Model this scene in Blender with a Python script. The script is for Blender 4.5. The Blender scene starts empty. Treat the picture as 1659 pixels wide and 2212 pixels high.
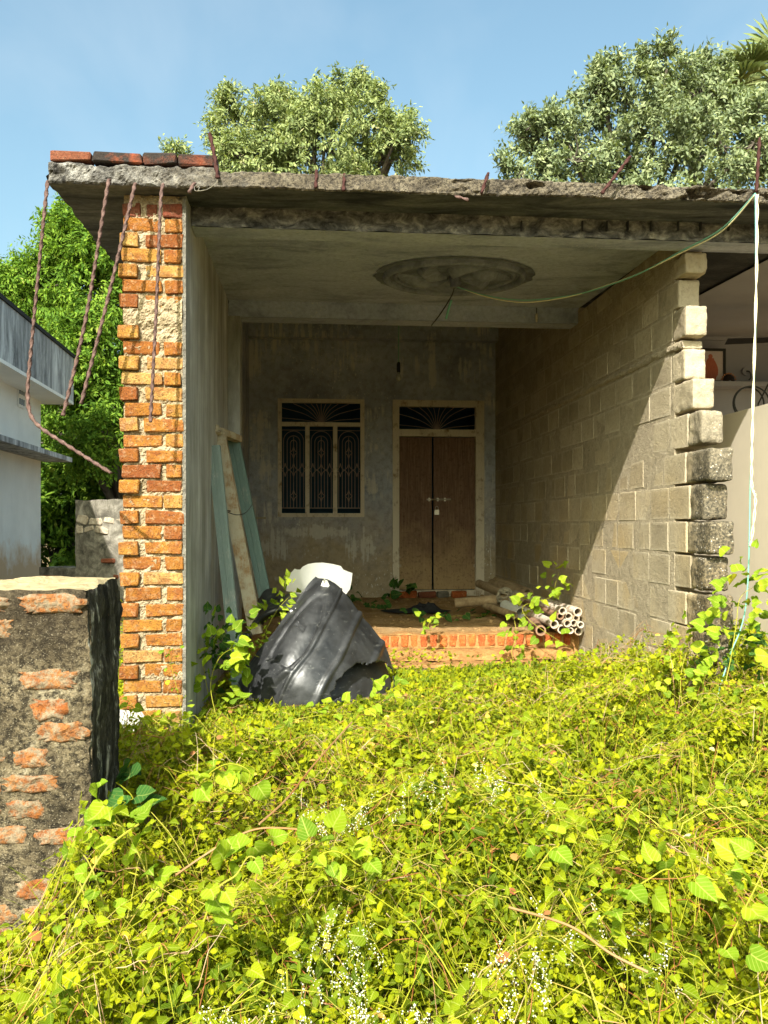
import bpy, bmesh, math, random
import numpy as np
from mathutils import Vector, Matrix, noise as mnoise

random.seed(11)
rng = np.random.default_rng(11)
scene = bpy.context.scene
col = scene.collection
R = math.radians

# ------------------------------------------------------------------ camera
FPX = 850.0                       # focal length in pixels of a 1024 px tall picture
HORIZON = 526.0
CAMZ = 1.5
cam_data = bpy.data.cameras.new('camera')
cam = bpy.data.objects.new('camera', cam_data); col.objects.link(cam)
cam.location = (0, 0, CAMZ); cam.rotation_euler = (R(90), 0, 0)
cam_data.sensor_fit = 'VERTICAL'; cam_data.sensor_height = 36.0; cam_data.sensor_width = 27.0
cam_data.lens = FPX / 1024.0 * 36.0
cam_data.shift_y = (HORIZON - 512.0) / 1024.0
cam_data.clip_start = 0.05; cam_data.clip_end = 3000
scene.camera = cam
scene.render.resolution_x = 768; scene.render.resolution_y = 1024

# ------------------------------------------------------------------ house frame (u along the front, v into the porch)
HROT = R(5.0)
HO = Vector((-1.637, 5.3, 0.0))
HM = Matrix.Translation(HO) @ Matrix.Rotation(HROT, 4, 'Z')
# sunlight travels along this direction (house frame)
SUN_LOCAL = Vector((0.34, 1.0, -0.896)).normalized()
sun_dir = (HM.to_3x3() @ SUN_LOCAL).normalized()

# ------------------------------------------------------------------ sky, sun, exposure
world = bpy.data.worlds.new('World'); scene.world = world; world.use_nodes = True
wnt = world.node_tree
bg = wnt.nodes['Background']
sky = wnt.nodes.new('ShaderNodeTexSky'); sky.sky_type = 'NISHITA'; sky.sun_disc = False
to_sun = -sun_dir
sky.sun_elevation = math.asin(to_sun.z)
sky.sun_rotation = math.atan2(to_sun.x, to_sun.y)
sky.altitude = 0.0; sky.air_density = 1.0; sky.dust_density = 5.5; sky.ozone_density = 0.5
tint = wnt.nodes.new('ShaderNodeMix'); tint.data_type = 'RGBA'; tint.blend_type = 'MULTIPLY'; tint.inputs[0].default_value = 1.0
tint.inputs[7].default_value = (0.95, 1.14, 1.0, 1.0)      # hazy tropical air is a little greener than the model's
wnt.links.new(sky.outputs[0], tint.inputs[6])
# thin high cirrus over the whole dome
wtc = wnt.nodes.new('ShaderNodeTexCoord'); wmp = wnt.nodes.new('ShaderNodeMapping'); wmp.inputs['Scale'].default_value = (3.2, 1.0, 3.2); wmp.inputs['Rotation'].default_value = (0.3, 0.5, 0.6)
wno = wnt.nodes.new('ShaderNodeTexNoise'); wno.inputs['Scale'].default_value = 1.7; wno.inputs['Detail'].default_value = 5; wno.inputs['Distortion'].default_value = 0.4
wrp = wnt.nodes.new('ShaderNodeMapRange'); wrp.inputs[1].default_value = 0.42; wrp.inputs[2].default_value = 0.80; wrp.inputs[3].default_value = 0.0; wrp.inputs[4].default_value = 0.22
cir = wnt.nodes.new('ShaderNodeMix'); cir.data_type = 'RGBA'; cir.inputs[7].default_value = (3.4, 3.7, 3.9, 1.0)
wnt.links.new(wtc.outputs['Generated'], wmp.inputs[0]); wnt.links.new(wmp.outputs[0], wno.inputs['Vector']); wnt.links.new(wno.outputs['Fac'], wrp.inputs[0])
wnt.links.new(wrp.outputs[0], cir.inputs[0]); wnt.links.new(tint.outputs[2], cir.inputs[6]); wnt.links.new(cir.outputs[2], bg.inputs[0]); bg.inputs[1].default_value = 0.121
sl = bpy.data.lights.new('sun', 'SUN'); sl.energy = 4.4; sl.angle = R(0.55); sl.color = (1.0, 0.96, 0.89)
so = bpy.data.objects.new('sun', sl); col.objects.link(so)
so.rotation_euler = sun_dir.to_track_quat('-Z', 'Y').to_euler(); so.location = (-20, -30, 30)
scene.view_settings.view_transform = 'Standard'; scene.view_settings.look = 'None'
scene.view_settings.exposure = 1.3; scene.view_settings.gamma = 1.0
scene.view_settings.use_curve_mapping = False
scene.render.engine = 'CYCLES'
scene.cycles.max_bounces = 9; scene.cycles.diffuse_bounces = 6; scene.cycles.glossy_bounces = 2
scene.cycles.transmission_bounces = 4; scene.cycles.transparent_max_bounces = 4
scene.cycles.caustics_reflective = False; scene.cycles.caustics_refractive = False

# ------------------------------------------------------------------ places
K = 768.0 / 1659.0                # survey sheet units to picture units
def ray(x, y): return Vector(((x * K - 384.0) / FPX, 1.0, -(y * K - HORIZON) / FPX))
def at(x, y, Y):                  # world point at distance Y
    r = ray(x, y); return Vector((r.x * Y, Y, CAMZ + r.z * Y))
HI = HM.inverted()
def _loc(p): return HI @ p
CAML = HI @ Vector((0, 0, CAMZ))
def hit(x, y, axis, val):         # house-frame point where u / v / z has a value
    d = HI.to_3x3() @ ray(x, y)
    t = (val - CAML[axis]) / d[axis]
    return CAML + d * t
def onv(x, y, v): return hit(x, y, 1, v)
def onu(x, y, u): return hit(x, y, 0, u)
def locY(x, y, Y): return HI @ at(x, y, Y)
def W(u, v, z): return HM @ Vector((u, v, z))

# ------------------------------------------------------------------ object helpers
def tag(o, label, cat, group=None, kind=None):
    if label: o['label'] = label
    if cat: o['category'] = cat
    if group: o['group'] = group
    if kind: o['kind'] = kind
    return o
def empty(name, loc=(0, 0, 0), rz=0.0):
    o = bpy.data.objects.new(name, None); col.objects.link(o)
    o.location = loc; o.rotation_euler = (0, 0, rz); o.empty_display_size = 0.1
    return o
def link_mesh(name, me, mat=None, parent=None, mw=None):
    o = bpy.data.objects.new(name, me); col.objects.link(o)
    if mat and len(me.materials) == 0: me.materials.append(mat)
    if parent: o.parent = parent
    if mw is not None: o.matrix_local = mw
    return o

class MB:
    """collects shapes for one mesh"""
    def __init__(s): s.v = []; s.f = []
    def add(s, vs, fs):
        n = len(s.v); s.v += [tuple(p) for p in vs]; s.f += [tuple(i + n for i in f) for f in fs]
    def box(s, x0, x1, y0, y1, z0, z1, skip=()):
        vs = [(x0,y0,z0),(x1,y0,z0),(x1,y1,z0),(x0,y1,z0),(x0,y0,z1),(x1,y0,z1),(x1,y1,z1),(x0,y1,z1)]
        fs = [(3,2,1,0),(4,5,6,7),(0,1,5,4),(1,2,6,5),(2,3,7,6),(3,0,4,7)]
        s.add(vs, fs); return s
    def hexa(s, a, b):            # a: four bottom points, b: four top points (ccw from above)
        s.add(list(a) + list(b), [(3,2,1,0),(4,5,6,7),(0,1,5,4),(1,2,6,5),(2,3,7,6),(3,0,4,7)]); return s
    def grid(s, fn, nu, nv, flip=False):
        vs = [fn(i / nu, j / nv) for j in range(nv + 1) for i in range(nu + 1)]
        fs = []
        for j in range(nv):
            for i in range(nu):
                a = j * (nu + 1) + i; q = (a, a + 1, a + nu + 2, a + nu + 1)
                fs.append(q[::-1] if flip else q)
        s.add(vs, fs); return s
    def tube(s, path, r, sides=6, cap=True, twist=0.0, lobes=0, amp=0.0):
        P = [Vector(p) for p in path]; n = len(P)
        rr = r if isinstance(r, (list, tuple)) else [r] * n
        t0 = (P[1] - P[0]).normalized()
        up = Vector((0, 0, 1)) if abs(t0.z) < 0.9 else Vector((1, 0, 0))
        x = t0.cross(up).normalized(); vs = []; ang = 0.0
        for i in range(n):
            t = (P[min(i+1, n-1)] - P[max(i-1, 0)])
            if t.length < 1e-9: t = t0
            t.normalize(); x = (x - t * x.dot(t)).normalized(); y = t.cross(x)
            if i: ang += twist * (P[i] - P[i-1]).length
            for k in range(sides):
                a = 2 * math.pi * k / sides
                rad = rr[i] * (1 + amp * math.cos(lobes * a)) if lobes else rr[i]
                vs.append(P[i] + (x * math.cos(a + ang) + y * math.sin(a + ang)) * rad)
        fs = []
        for i in range(n - 1):
            for k in range(sides):
                a = i * sides + k; b = i * sides + (k + 1) % sides
                fs.append((a, b, b + sides, a + sides))
        if cap:
            fs.append(tuple(range(sides))[::-1]); fs.append(tuple(range((n-1)*sides, n*sides)))
        s.add(vs, fs); return s
    def mesh(s, name, smooth=False):
        me = bpy.data.meshes.new(name); me.from_pydata(s.v, [], s.f); me.update()
        if smooth: me.polygons.foreach_set('use_smooth', [True] * len(me.polygons))
        return me
    def build(s, name, mat, parent=None, mw=None, smooth=False):
        return link_mesh(name, s.mesh(name, smooth), mat, parent, mw)

class NB:
    """numpy collector for leaves and stems by the ten thousand"""
    def __init__(s): s.v = []; s.f = []; s.uv = []; s.n = 0
    def add(s, V, F, uv=None):
        s.f.append(F + s.n); s.v.append(V); s.n += len(V)
        s.uv.append(np.zeros((len(V), 2)) + .5 if uv is None else uv)
    def mesh(s, name):
        me = bpy.data.meshes.new(name)
        V = np.concatenate(s.v).astype(np.float32)
        sizes = np.concatenate([np.full(len(F), F.shape[1], np.int32) for F in s.f])
        loops = np.concatenate([F.reshape(-1) for F in s.f]).astype(np.int32)
        starts = np.concatenate([[0], np.cumsum(sizes)[:-1]]).astype(np.int32)
        me.vertices.add(len(V)); me.vertices.foreach_set('co', V.reshape(-1))
        me.loops.add(len(loops)); me.loops.foreach_set('vertex_index', loops)
        me.polygons.add(len(sizes)); me.polygons.foreach_set('loop_start', starts)
        lay = me.uv_layers.new(name='UVMap'); lay.data.foreach_set('uv', np.concatenate(s.uv)[loops].astype(np.float32).reshape(-1))
        me.update(calc_edges=True); me.validate()
        return me
    def build(s, name, mat, parent=None): return link_mesh(name, s.mesh(name), mat, parent)

def fbm(p, sc, oct=4):
    p = Vector(p) * sc; a = 1.0; t = 0.0
    for _ in range(oct):
        t += a * mnoise.noise(p); p = p * 2.03 + Vector((3.1, 1.7, 5.3)); a *= 0.5
    return t
def catmull(pts, n):
    P = [Vector(p) for p in pts]; out = []
    m = len(P) - 1
    for i in range(n + 1):
        t = i / n * m; k = min(int(t), m - 1); f = t - k
        a, b, c, d = P[max(k-1,0)], P[k], P[k+1], P[min(k+2,m)]
        out.append(0.5 * ((2*b) + (c-a)*f + (2*a-5*b+4*c-d)*f*f + (3*b-a-3*c+d)*f**3))
    return out

def rough_box_mesh(name, sx, sy, sz, jit, bev, seed, mat=None):
    """a worn brick or block: bevelled box with uneven corners, origin at its centre"""
    bm = bmesh.new(); bmesh.ops.create_cube(bm, size=1.0)
    bmesh.ops.scale(bm, vec=(sx, sy, sz), verts=bm.verts)
    rr = random.Random(seed)
    for v in bm.verts:
        v.co += Vector((rr.uniform(-1,1), rr.uniform(-1,1), rr.uniform(-1,1))) * jit
    bmesh.ops.bevel(bm, geom=list(bm.edges), offset=bev, segments=1, affect='EDGES', profile=0.5)
    for v in bm.verts:
        v.co += Vector((rr.uniform(-1,1), rr.uniform(-1,1), rr.uniform(-1,1))) * bev * 0.45
    me = bpy.data.meshes.new(name); bm.to_mesh(me); bm.free()
    if mat: me.materials.append(mat)
    return me

# ------------------------------------------------------------------ material helpers
class M:
    def __init__(s, name, rough=0.85, spec=0.25):
        s.m = bpy.data.materials.new(name); s.m.use_nodes = True
        s.nt = s.m.node_tree; s.b = s.nt.nodes['Principled BSDF']
        s.b.inputs['Roughness'].default_value = rough
        s.b.inputs['Specular IOR Level'].default_value = spec
    def n(s, t): return s.nt.nodes.new(t)
    def L(s, a, b): s.nt.links.new(a, b)
    def pos(s, scale=(1,1,1), kind='world'):
        if kind == 'world': o = s.n('ShaderNodeNewGeometry').outputs['Position']
        else: o = s.n('ShaderNodeTexCoord').outputs[kind]
        mp = s.n('ShaderNodeMapping'); mp.inputs['Scale'].default_value = scale
        s.L(o, mp.inputs[0]); return mp.outputs[0]
    def noise(s, vec, scale, detail=6, rough=0.6, dist=0.0):
        t = s.n('ShaderNodeTexNoise'); t.inputs['Scale'].default_value = scale
        t.inputs['Detail'].default_value = detail; t.inputs['Roughness'].default_value = rough
        t.inputs['Distortion'].default_value = dist
        s.L(vec, t.inputs['Vector']); return t.outputs['Fac']
    def voro(s, vec, scale, feat='F1'):
        t = s.n('ShaderNodeTexVoronoi'); t.inputs['Scale'].default_value = scale; t.feature = feat
        s.L(vec, t.inputs['Vector']); return t.outputs['Distance']
    def ramp(s, fac, stops, interp='LINEAR'):
        r = s.n('ShaderNodeValToRGB'); e = r.color_ramp.elements; r.color_ramp.interpolation = interp
        while len(e) < len(stops): e.new(0.5)
        for el, (p, c) in zip(e, stops):
            el.position = p
            el.color = (c, c, c, 1) if isinstance(c, (int, float)) else (*c, 1)
        s.L(fac, r.inputs[0]); return r.outputs[0]
    def _in(s, sock, v):
        if isinstance(v, (int, float)): sock.default_value = v
        elif isinstance(v, tuple): sock.default_value = (*v, 1) if len(v) == 3 else v
        else: s.L(v, sock)
    def mix(s, fac, a, b, blend='MIX'):
        m = s.n('ShaderNodeMix'); m.data_type = 'RGBA'; m.blend_type = blend
        s._in(m.inputs[0], fac); s._in(m.inputs[6], a); s._in(m.inputs[7], b)
        return m.outputs[2]
    def math(s, op, a, b=0.0, clamp=False):
        m = s.n('ShaderNodeMath'); m.operation = op; m.use_clamp = clamp
        s._in(m.inputs[0], a); s._in(m.inputs[1], b); return m.outputs[0]
    def maprange(s, v, a, b, c=0.0, d=1.0):
        m = s.n('ShaderNodeMapRange'); s._in(m.inputs[0], v)
        for i, x in enumerate((a, b, c, d)): m.inputs[i+1].default_value = x
        return m.outputs[0]
    def sep(s, vec):
        x = s.n('ShaderNodeSeparateXYZ'); s.L(vec, x.inputs[0]); return x.outputs
    def rand(s): return s.n('ShaderNodeObjectInfo').outputs['Random']
    def island(s): return s.n('ShaderNodeNewGeometry').outputs['Random Per Island']
    def color(s, c): s._in(s.b.inputs['Base Color'], c); return s
    def bump(s, h, strength=0.5, dist=0.02):
        b = s.n('ShaderNodeBump'); b.inputs['Strength'].default_value = strength
        b.inputs['Distance'].default_value = dist
        s.L(h, b.inputs['Height']); s.L(b.outputs[0], s.b.inputs['Normal']); return s

def leaf_mat(name, stops, trans=0.35, rough=0.5, per='island', patch=0.35, spec=0.03, veins=0.0):
    m = M(name, rough, spec)
    r = m.island() if per == 'island' else m.rand()
    p = m.noise(m.pos(), 2.3, 3, 0.6)
    f = m.math('ADD', m.math('MULTIPLY', r, 1.0 - patch), m.math('MULTIPLY', m.maprange(p, 0.3, 0.7), patch), True)
    c = m.ramp(f, stops)
    if veins:                                     # pale midrib and side veins, paler toward the stalk
        uvn = m.n('ShaderNodeUVMap'); uvn.uv_map = 'UVMap'; g = m.sep(uvn.outputs[0])
        ax = m.math('ABSOLUTE', m.math('SUBTRACT', g[0], .5))
        mid = m.ramp(ax, [(0.012, 1.0), (0.035, 0.0)])
        fr = m.math('FRACT', m.math('MULTIPLY', m.math('SUBTRACT', g[1], m.math('MULTIPLY', ax, .75)), 6.0))
        side = m.ramp(m.math('ABSOLUTE', m.math('SUBTRACT', fr, .5)), [(0.03, 1.0), (0.13, 0.0)])
        vn = m.math('MAXIMUM', mid, m.math('MULTIPLY', side, .55))
        c = m.mix(m.math('MULTIPLY', vn, veins), c, m.mix(.5, c, (0.60, 0.62, 0.16)))
        blot = m.noise(m.pos(), 55, 4, .65)
        c = m.mix(m.ramp(blot, [(0.60, 0.0), (0.70, .35)]), c, (0.34, 0.27, 0.04))
        c = m.mix(m.ramp(blot, [(0.28, .4), (0.42, 0.0)]), c, m.mix(.5, c, (0.03, 0.07, 0.01)))
    m.color(c)
    tr = m.n('ShaderNodeBsdfTranslucent')
    tc = m.mix(1.0, c, (1.0, 1.05, 0.45), 'MULTIPLY'); m.L(tc, tr.inputs[0])
    ms = m.n('ShaderNodeMixShader'); ms.inputs[0].default_value = trans
    m.L(m.b.outputs[0], ms.inputs[1]); m.L(tr.outputs[0], ms.inputs[2])
    m.L(ms.outputs[0], m.nt.nodes['Material Output'].inputs[0])
    return m.m

def plain(name, c, rough=0.7, spec=0.3, var=0.15, sc=30, bump=0.0, metal=0.0):
    m = M(name, rough, spec); p = m.pos()
    n = m.noise(p, sc, 5)
    a = tuple(x * (1 - var) for x in c); b = tuple(min(1, x * (1 + var)) for x in c)
    m.color(m.mix(n, a, b)); m.b.inputs['Metallic'].default_value = metal
    if bump: m.bump(n, bump, 0.01)
    return m.m

# ---- brick
def mk_brick(name, stops, dust=(0.62, 0.47, 0.29), dustamt=0.35, soot=0.0, coat=0.0):
    m = M(name, 0.92, 0.15); p = m.pos()
    c = m.ramp(m.rand(), stops)
    n1 = m.noise(p, 34, 6, 0.75); n2 = m.noise(p, 12, 6, 0.7); n3 = m.noise(p, 95, 3, 0.7)
    c = m.mix(m.ramp(n2, [(0.36, 0.75), (0.58, 0.0)]), c, (0.20, 0.055, 0.018))
    c = m.mix(m.math('MULTIPLY', m.ramp(n1, [(0.52, 0.0), (0.72, 1.0)]), dustamt), c, dust)
    c = m.mix(m.ramp(n3, [(0.34, 0.8), (0.46, 0.0)]), c, (0.07, 0.03, 0.014))
    if soot > 0:
        ns = m.noise(p, 5.5, 6, 0.7)
        c = m.mix(m.math('MULTIPLY', m.ramp(ns, [(0.50, 1.0), (0.74, 0.1)]), soot), c, (0.035, 0.028, 0.024))
    if coat:
        nc = m.noise(p, 26, 7, 0.78)
        c = m.mix(m.ramp(nc, [(0.45, 0.0), (0.56, coat)]), c, m.mix(m.noise(p, 60, 4, .7), (0.035, 0.03, 0.022), (0.42, 0.34, 0.22)))
    m.color(c); m.bump(m.math('ADD', m.math('MULTIPLY', n1, 0.7), m.math('MULTIPLY', n3, 0.4)), 1.0, 0.02)
    return m.m
BR = [(0.0, (0.20, 0.062, 0.015)), (0.2, (0.29, 0.110, 0.018)), (0.5, (0.34, 0.150, 0.024)), (0.75, (0.37, 0.190, 0.038)), (1.0, (0.41, 0.26, 0.085))]
mat_brick = mk_brick('brick_clay', BR, dustamt=0.45, soot=0.07)
mat_brick_sooty = mk_brick('brick_sooty', [(0.0, (0.20, 0.05, 0.025)), (0.6, (0.26, 0.06, 0.03)), (1.0, (0.40, 0.09, 0.03))], soot=1.0, dustamt=0.12)
mat_brick_red = mk_brick('brick_red', [(0.0, (0.24, 0.055, 0.026)), (1.0, (0.30, 0.09, 0.04))], dustamt=0.25, soot=0.45)
mat_brick_step = mk_brick('brick_step', [(0.0, (0.42, 0.09, 0.025)), (1.0, (0.55, 0.17, 0.04))], dust=(0.55, 0.33, 0.13), dustamt=0.6)

def mk_mortar(name, c1, c2, c3):
    m = M(name, 0.95, 0.1); p = m.pos()
    n1 = m.noise(p, 16, 8, 0.7); n2 = m.noise(p, 70, 4, 0.7)
    c = m.ramp(n1, [(0.3, c1), (0.55, c2), (0.75, c3)])
    c = m.mix(m.ramp(n2, [(0.30, 0.6), (0.45, 0.0)]), c, tuple(x * 0.4 for x in c1))
    m.color(c); m.bump(m.math('ADD', n1, m.math('MULTIPLY', n2, 0.6)), 1.0, 0.02)
    return m.m
mat_mortar = mk_mortar('mortar_lime', (0.24, 0.18, 0.10), (0.38, 0.30, 0.19), (0.50, 0.43, 0.32))
mat_step_mortar = mk_mortar('mortar_ochre', (0.24, 0.12, 0.045), (0.38, 0.205, 0.075), (0.48, 0.29, 0.12))

# ---- concrete of the roof slab edge: pale, pitted, sooty toward the left
def mk_slab():
    m = M('slab_concrete', 0.95, 0.12); p = m.pos()
    n1 = m.noise(p, 7, 8, 0.72); n2 = m.noise(p, 45, 5, 0.75); n3 = m.noise(p, 2.1, 4, 0.6)
    c = m.ramp(n1, [(0.30, (0.055, 0.046, 0.036)), (0.5, (0.155, 0.128, 0.09)), (0.72, (0.25, 0.215, 0.155))])
    c = m.mix(m.ramp(n2, [(0.40, 0.9), (0.54, 0.0)]), c, (0.03, 0.026, 0.022))
    x = m.sep(m.pos())[0]
    left = m.ramp(m.math('ADD', m.maprange(x, -2.2, -0.6, 0, 1), m.math('MULTIPLY', m.math('SUBTRACT', n3, 0.5), 0.7)), [(0.3, 1.0), (0.9, 0.0)])
    c2 = m.ramp(m.noise(p, 11, 8, 0.75), [(0.35, (0.03, 0.028, 0.026)), (0.5, (0.15, 0.14, 0.125)), (0.66, (0.40, 0.38, 0.34))])
    c = m.mix(left, c, c2)
    m.color(c); m.bump(m.math('ADD', n1, m.math('MULTIPLY', n2, 0.7)), 1.0, 0.03)
    return m.m
mat_slab = mk_slab()
# ---- sooty stained concrete of soffit, beams
def mk_soffit(name, dark, mid, light, streak=(1, 1, 1), k=0.5, sc=3.0, flake=0.0):
    m = M(name, 0.9, 0.2); p = m.pos(streak)
    n1 = m.noise(p, sc, 8, 0.68, 0.6); n2 = m.noise(m.pos(), 26, 6, 0.7)
    c = m.ramp(n1, [(k - 0.16, dark), (k, mid), (k + 0.22, light)])
    c = m.mix(m.math('MULTIPLY', m.ramp(n2, [(0.35, 1.0), (0.6, 0.0)]), 0.35), c, tuple(x * 0.55 for x in dark))
    if flake:
        nf = m.noise(m.pos((1, 1, 0.5)), 60, 3, 0.6)
        nm = m.noise(m.pos(), 1.7, 3, 0.5)
        fl = m.math('MULTIPLY', m.ramp(nf, [(0.62, 0.0), (0.66, 1.0)]), m.ramp(nm, [(0.52, 0.0), (0.62, flake)]))
        c = m.mix(fl, c, (0.55, 0.53, 0.48))
    m.color(c); m.bump(m.math('ADD', n1, m.math('MULTIPLY', n2, 0.5)), 0.5, 0.02)
    return m.m
mat_soffit = mk_soffit('soffit_sooty', (0.022, 0.023, 0.027), (0.085, 0.087, 0.092), (0.21, 0.208, 0.205), (0.6, 2.2, 2.2), 0.5, 2.6)
mat_beam_edge = mk_soffit('beam_face_rough', (0.025, 0.025, 0.026), (0.14, 0.137, 0.132), (0.46, 0.445, 0.41), (1, 1, 1.6), 0.5, 9)
mat_ceiling = mk_soffit('ceiling_cement', (0.20, 0.217, 0.28), (0.38, 0.405, 0.51), (0.49, 0.515, 0.61), (0.7, 1.6, 1), 0.48, 1.9, flake=0.8)
mat_medallion = mk_soffit('medallion_cement', (0.10, 0.108, 0.135), (0.16, 0.17, 0.205), (0.24, 0.25, 0.285), (1, 1, 1), 0.5, 5)
mat_passage = mk_soffit('passage_soffit', (0.02, 0.022, 0.026), (0.035, 0.037, 0.04), (0.08, 0.08, 0.08), (1, 1, 1), 0.5, 3)  # depth shade of the passage ceiling painted into the concrete tone

# ---- plaster of the left wall: smooth grey cement with pale vertical runs
def mk_left_plaster():
    m = M('plaster_streaked', 0.9, 0.2)
    ps = m.pos((3.2, 3.2, 0.32)); p = m.pos()
    n1 = m.noise(ps, 1.5, 7, 0.72, 0.5); n2 = m.noise(p, 2.2, 5, 0.6); n3 = m.noise(p, 60, 4, 0.7)
    c = m.ramp(n1, [(0.30, (0.20, 0.195, 0.18)), (0.5, (0.38, 0.375, 0.36)), (0.68, (0.58, 0.58, 0.57))])
    c = m.mix(m.math('MULTIPLY', m.ramp(n2, [(0.4, 1.0), (0.65, 0.0)]), 0.4), c, (0.14, 0.125, 0.095))
    c = m.mix(m.math('MULTIPLY', m.ramp(m.noise(m.pos((8, 8, .45)), 2.0, 5, .7), [(0.58, 0.0), (0.70, 1.0)]), .5), c, (0.60, 0.585, 0.54))
    m.color(c); m.bump(n3, 0.35, 0.01)
    return m.m
mat_lplaster = mk_left_plaster()
mat_plaster_edge = mk_mortar('plaster_edge', (0.10, 0.09, 0.075), (0.20, 0.185, 0.15), (0.30, 0.28, 0.235))

# ---- back wall plaster: sooty cement, whitewash runs, ochre splash low down
def mk_back():
    m = M('plaster_back_wall', 0.92, 0.15); p = m.pos()
    n1 = m.noise(p, 1.3, 8, 0.65, 0.4); n2 = m.noise(p, 12, 6, 0.7); n3 = m.noise(p, 55, 4, 0.7)
    z = m.sep(p)[2]
    c = m.ramp(n1, [(0.28, (0.22, 0.235, 0.285)), (0.5, (0.39, 0.41, 0.475)), (0.72, (0.52, 0.54, 0.59))])
    och = m.math('MULTIPLY', m.ramp(m.math('ADD', m.maprange(z, 0.5, 2.4, 1.0, 0.0), m.math('MULTIPLY', m.math('SUBTRACT', n1, 0.5), 1.1)), [(0.2, 0.0), (0.75, 1.0)]), 0.85)
    c = m.mix(och, c, (0.40, 0.30, 0.165))
    c = m.mix(m.math('MULTIPLY', m.ramp(n2, [(0.34, 1.0), (0.55, 0.0)]), 0.4), c, (0.11, 0.095, 0.07))
    # whitewash splashes that ran down
    runs = m.noise(m.pos((7, 7, 0.55)), 2.6, 5, 0.6); patch = m.noise(m.pos((1, 1, 1.3)), 1.25, 4, 0.55, 0.3)
    wmask = m.math('MULTIPLY', m.ramp(runs, [(0.50, 0.0), (0.55, 1.0)]), m.ramp(patch, [(0.54, 0.0), (0.62, 1.0)]))
    c = m.mix(m.math('MULTIPLY', wmask, 0.75), c, (0.66, 0.62, 0.53))
    sp = m.noise(m.pos((1, 1, 0.6)), 34, 3, 0.6)
    smask = m.math('MULTIPLY', m.ramp(sp, [(0.62, 0.0), (0.66, 1.0)]), m.ramp(m.noise(p, 0.9, 3, 0.5), [(0.45, 0.0), (0.6, 1.0)]))
    c = m.mix(m.math('MULTIPLY', smask, 0.8), c, (0.68, 0.65, 0.58))
    # larger whitewash spills: where each ran down the wall (along the front, height, half width, half height)
    vm = m.n('ShaderNodeVectorTransform'); vm.vector_type = 'POINT'
    s3 = m.sep(p); X, Z = s3[0], s3[2]; nb_ = m.noise(p, 4.5, 6, 0.7); rn = m.noise(m.pos((9, 9, 0.5)), 2.2, 6, 0.65)
    tot = None
    for (cx, cz, rx, rz, k) in SPILLS:
        dx = m.math('MULTIPLY', m.math('SUBTRACT', X, cx), 1 / rx); dz = m.math('MULTIPLY', m.math('SUBTRACT', Z, cz), 1 / rz)
        q = m.math('MULTIPLY', m.math('SUBTRACT', 1.0, m.math('ADD', m.math('POWER', m.math('ABSOLUTE', dx), 2.0), m.math('POWER', m.math('ABSOLUTE', dz), 2.0))), k)
        tot = q if tot is None else m.math('MAXIMUM', tot, q)
    sp_ = m.ramp(m.math('ADD', m.math('MULTIPLY', m.math('MAXIMUM', tot, -1.0), .22), m.math('ADD', m.math('MULTIPLY', nb_, .75), m.math('MULTIPLY', rn, .75))), [(0.86, 0.0), (0.93, 1.0)])
    c = m.mix(m.math('MULTIPLY', sp_, 0.65), c, (0.62, 0.59, 0.52))
    m.color(c); m.bump(m.math('ADD', n2, m.math('MULTIPLY', n3, 0.6)), 0.5, 0.02)
    return m.m
SPILLS = []
for (x_, y_, rx_, ry_, k_) in ((862, 775, 14, 60, 1.0), (930, 780, 16, 70, 1.0), (545, 780, 30, 60, .8), (640, 745, 90, 22, .6), (560, 940, 26, 80, .9), (575, 1000, 22, 70, 1.0), (802, 1050, 20, 24, 1.1), (690, 1150, 90, 18, 1.0), (780, 1180, 45, 45, 1.0), (590, 1180, 40, 40, .9), (760, 760, 40, 50, .5), (1010, 800, 40, 40, .6)):
    P_ = W(*onv(x_, y_, 6.53)); SPILLS.append((P_.x, P_.z, rx_ * K * 11.9 / FPX, ry_ * K * 11.9 / FPX, k_))
mat_back = mk_back()

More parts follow.
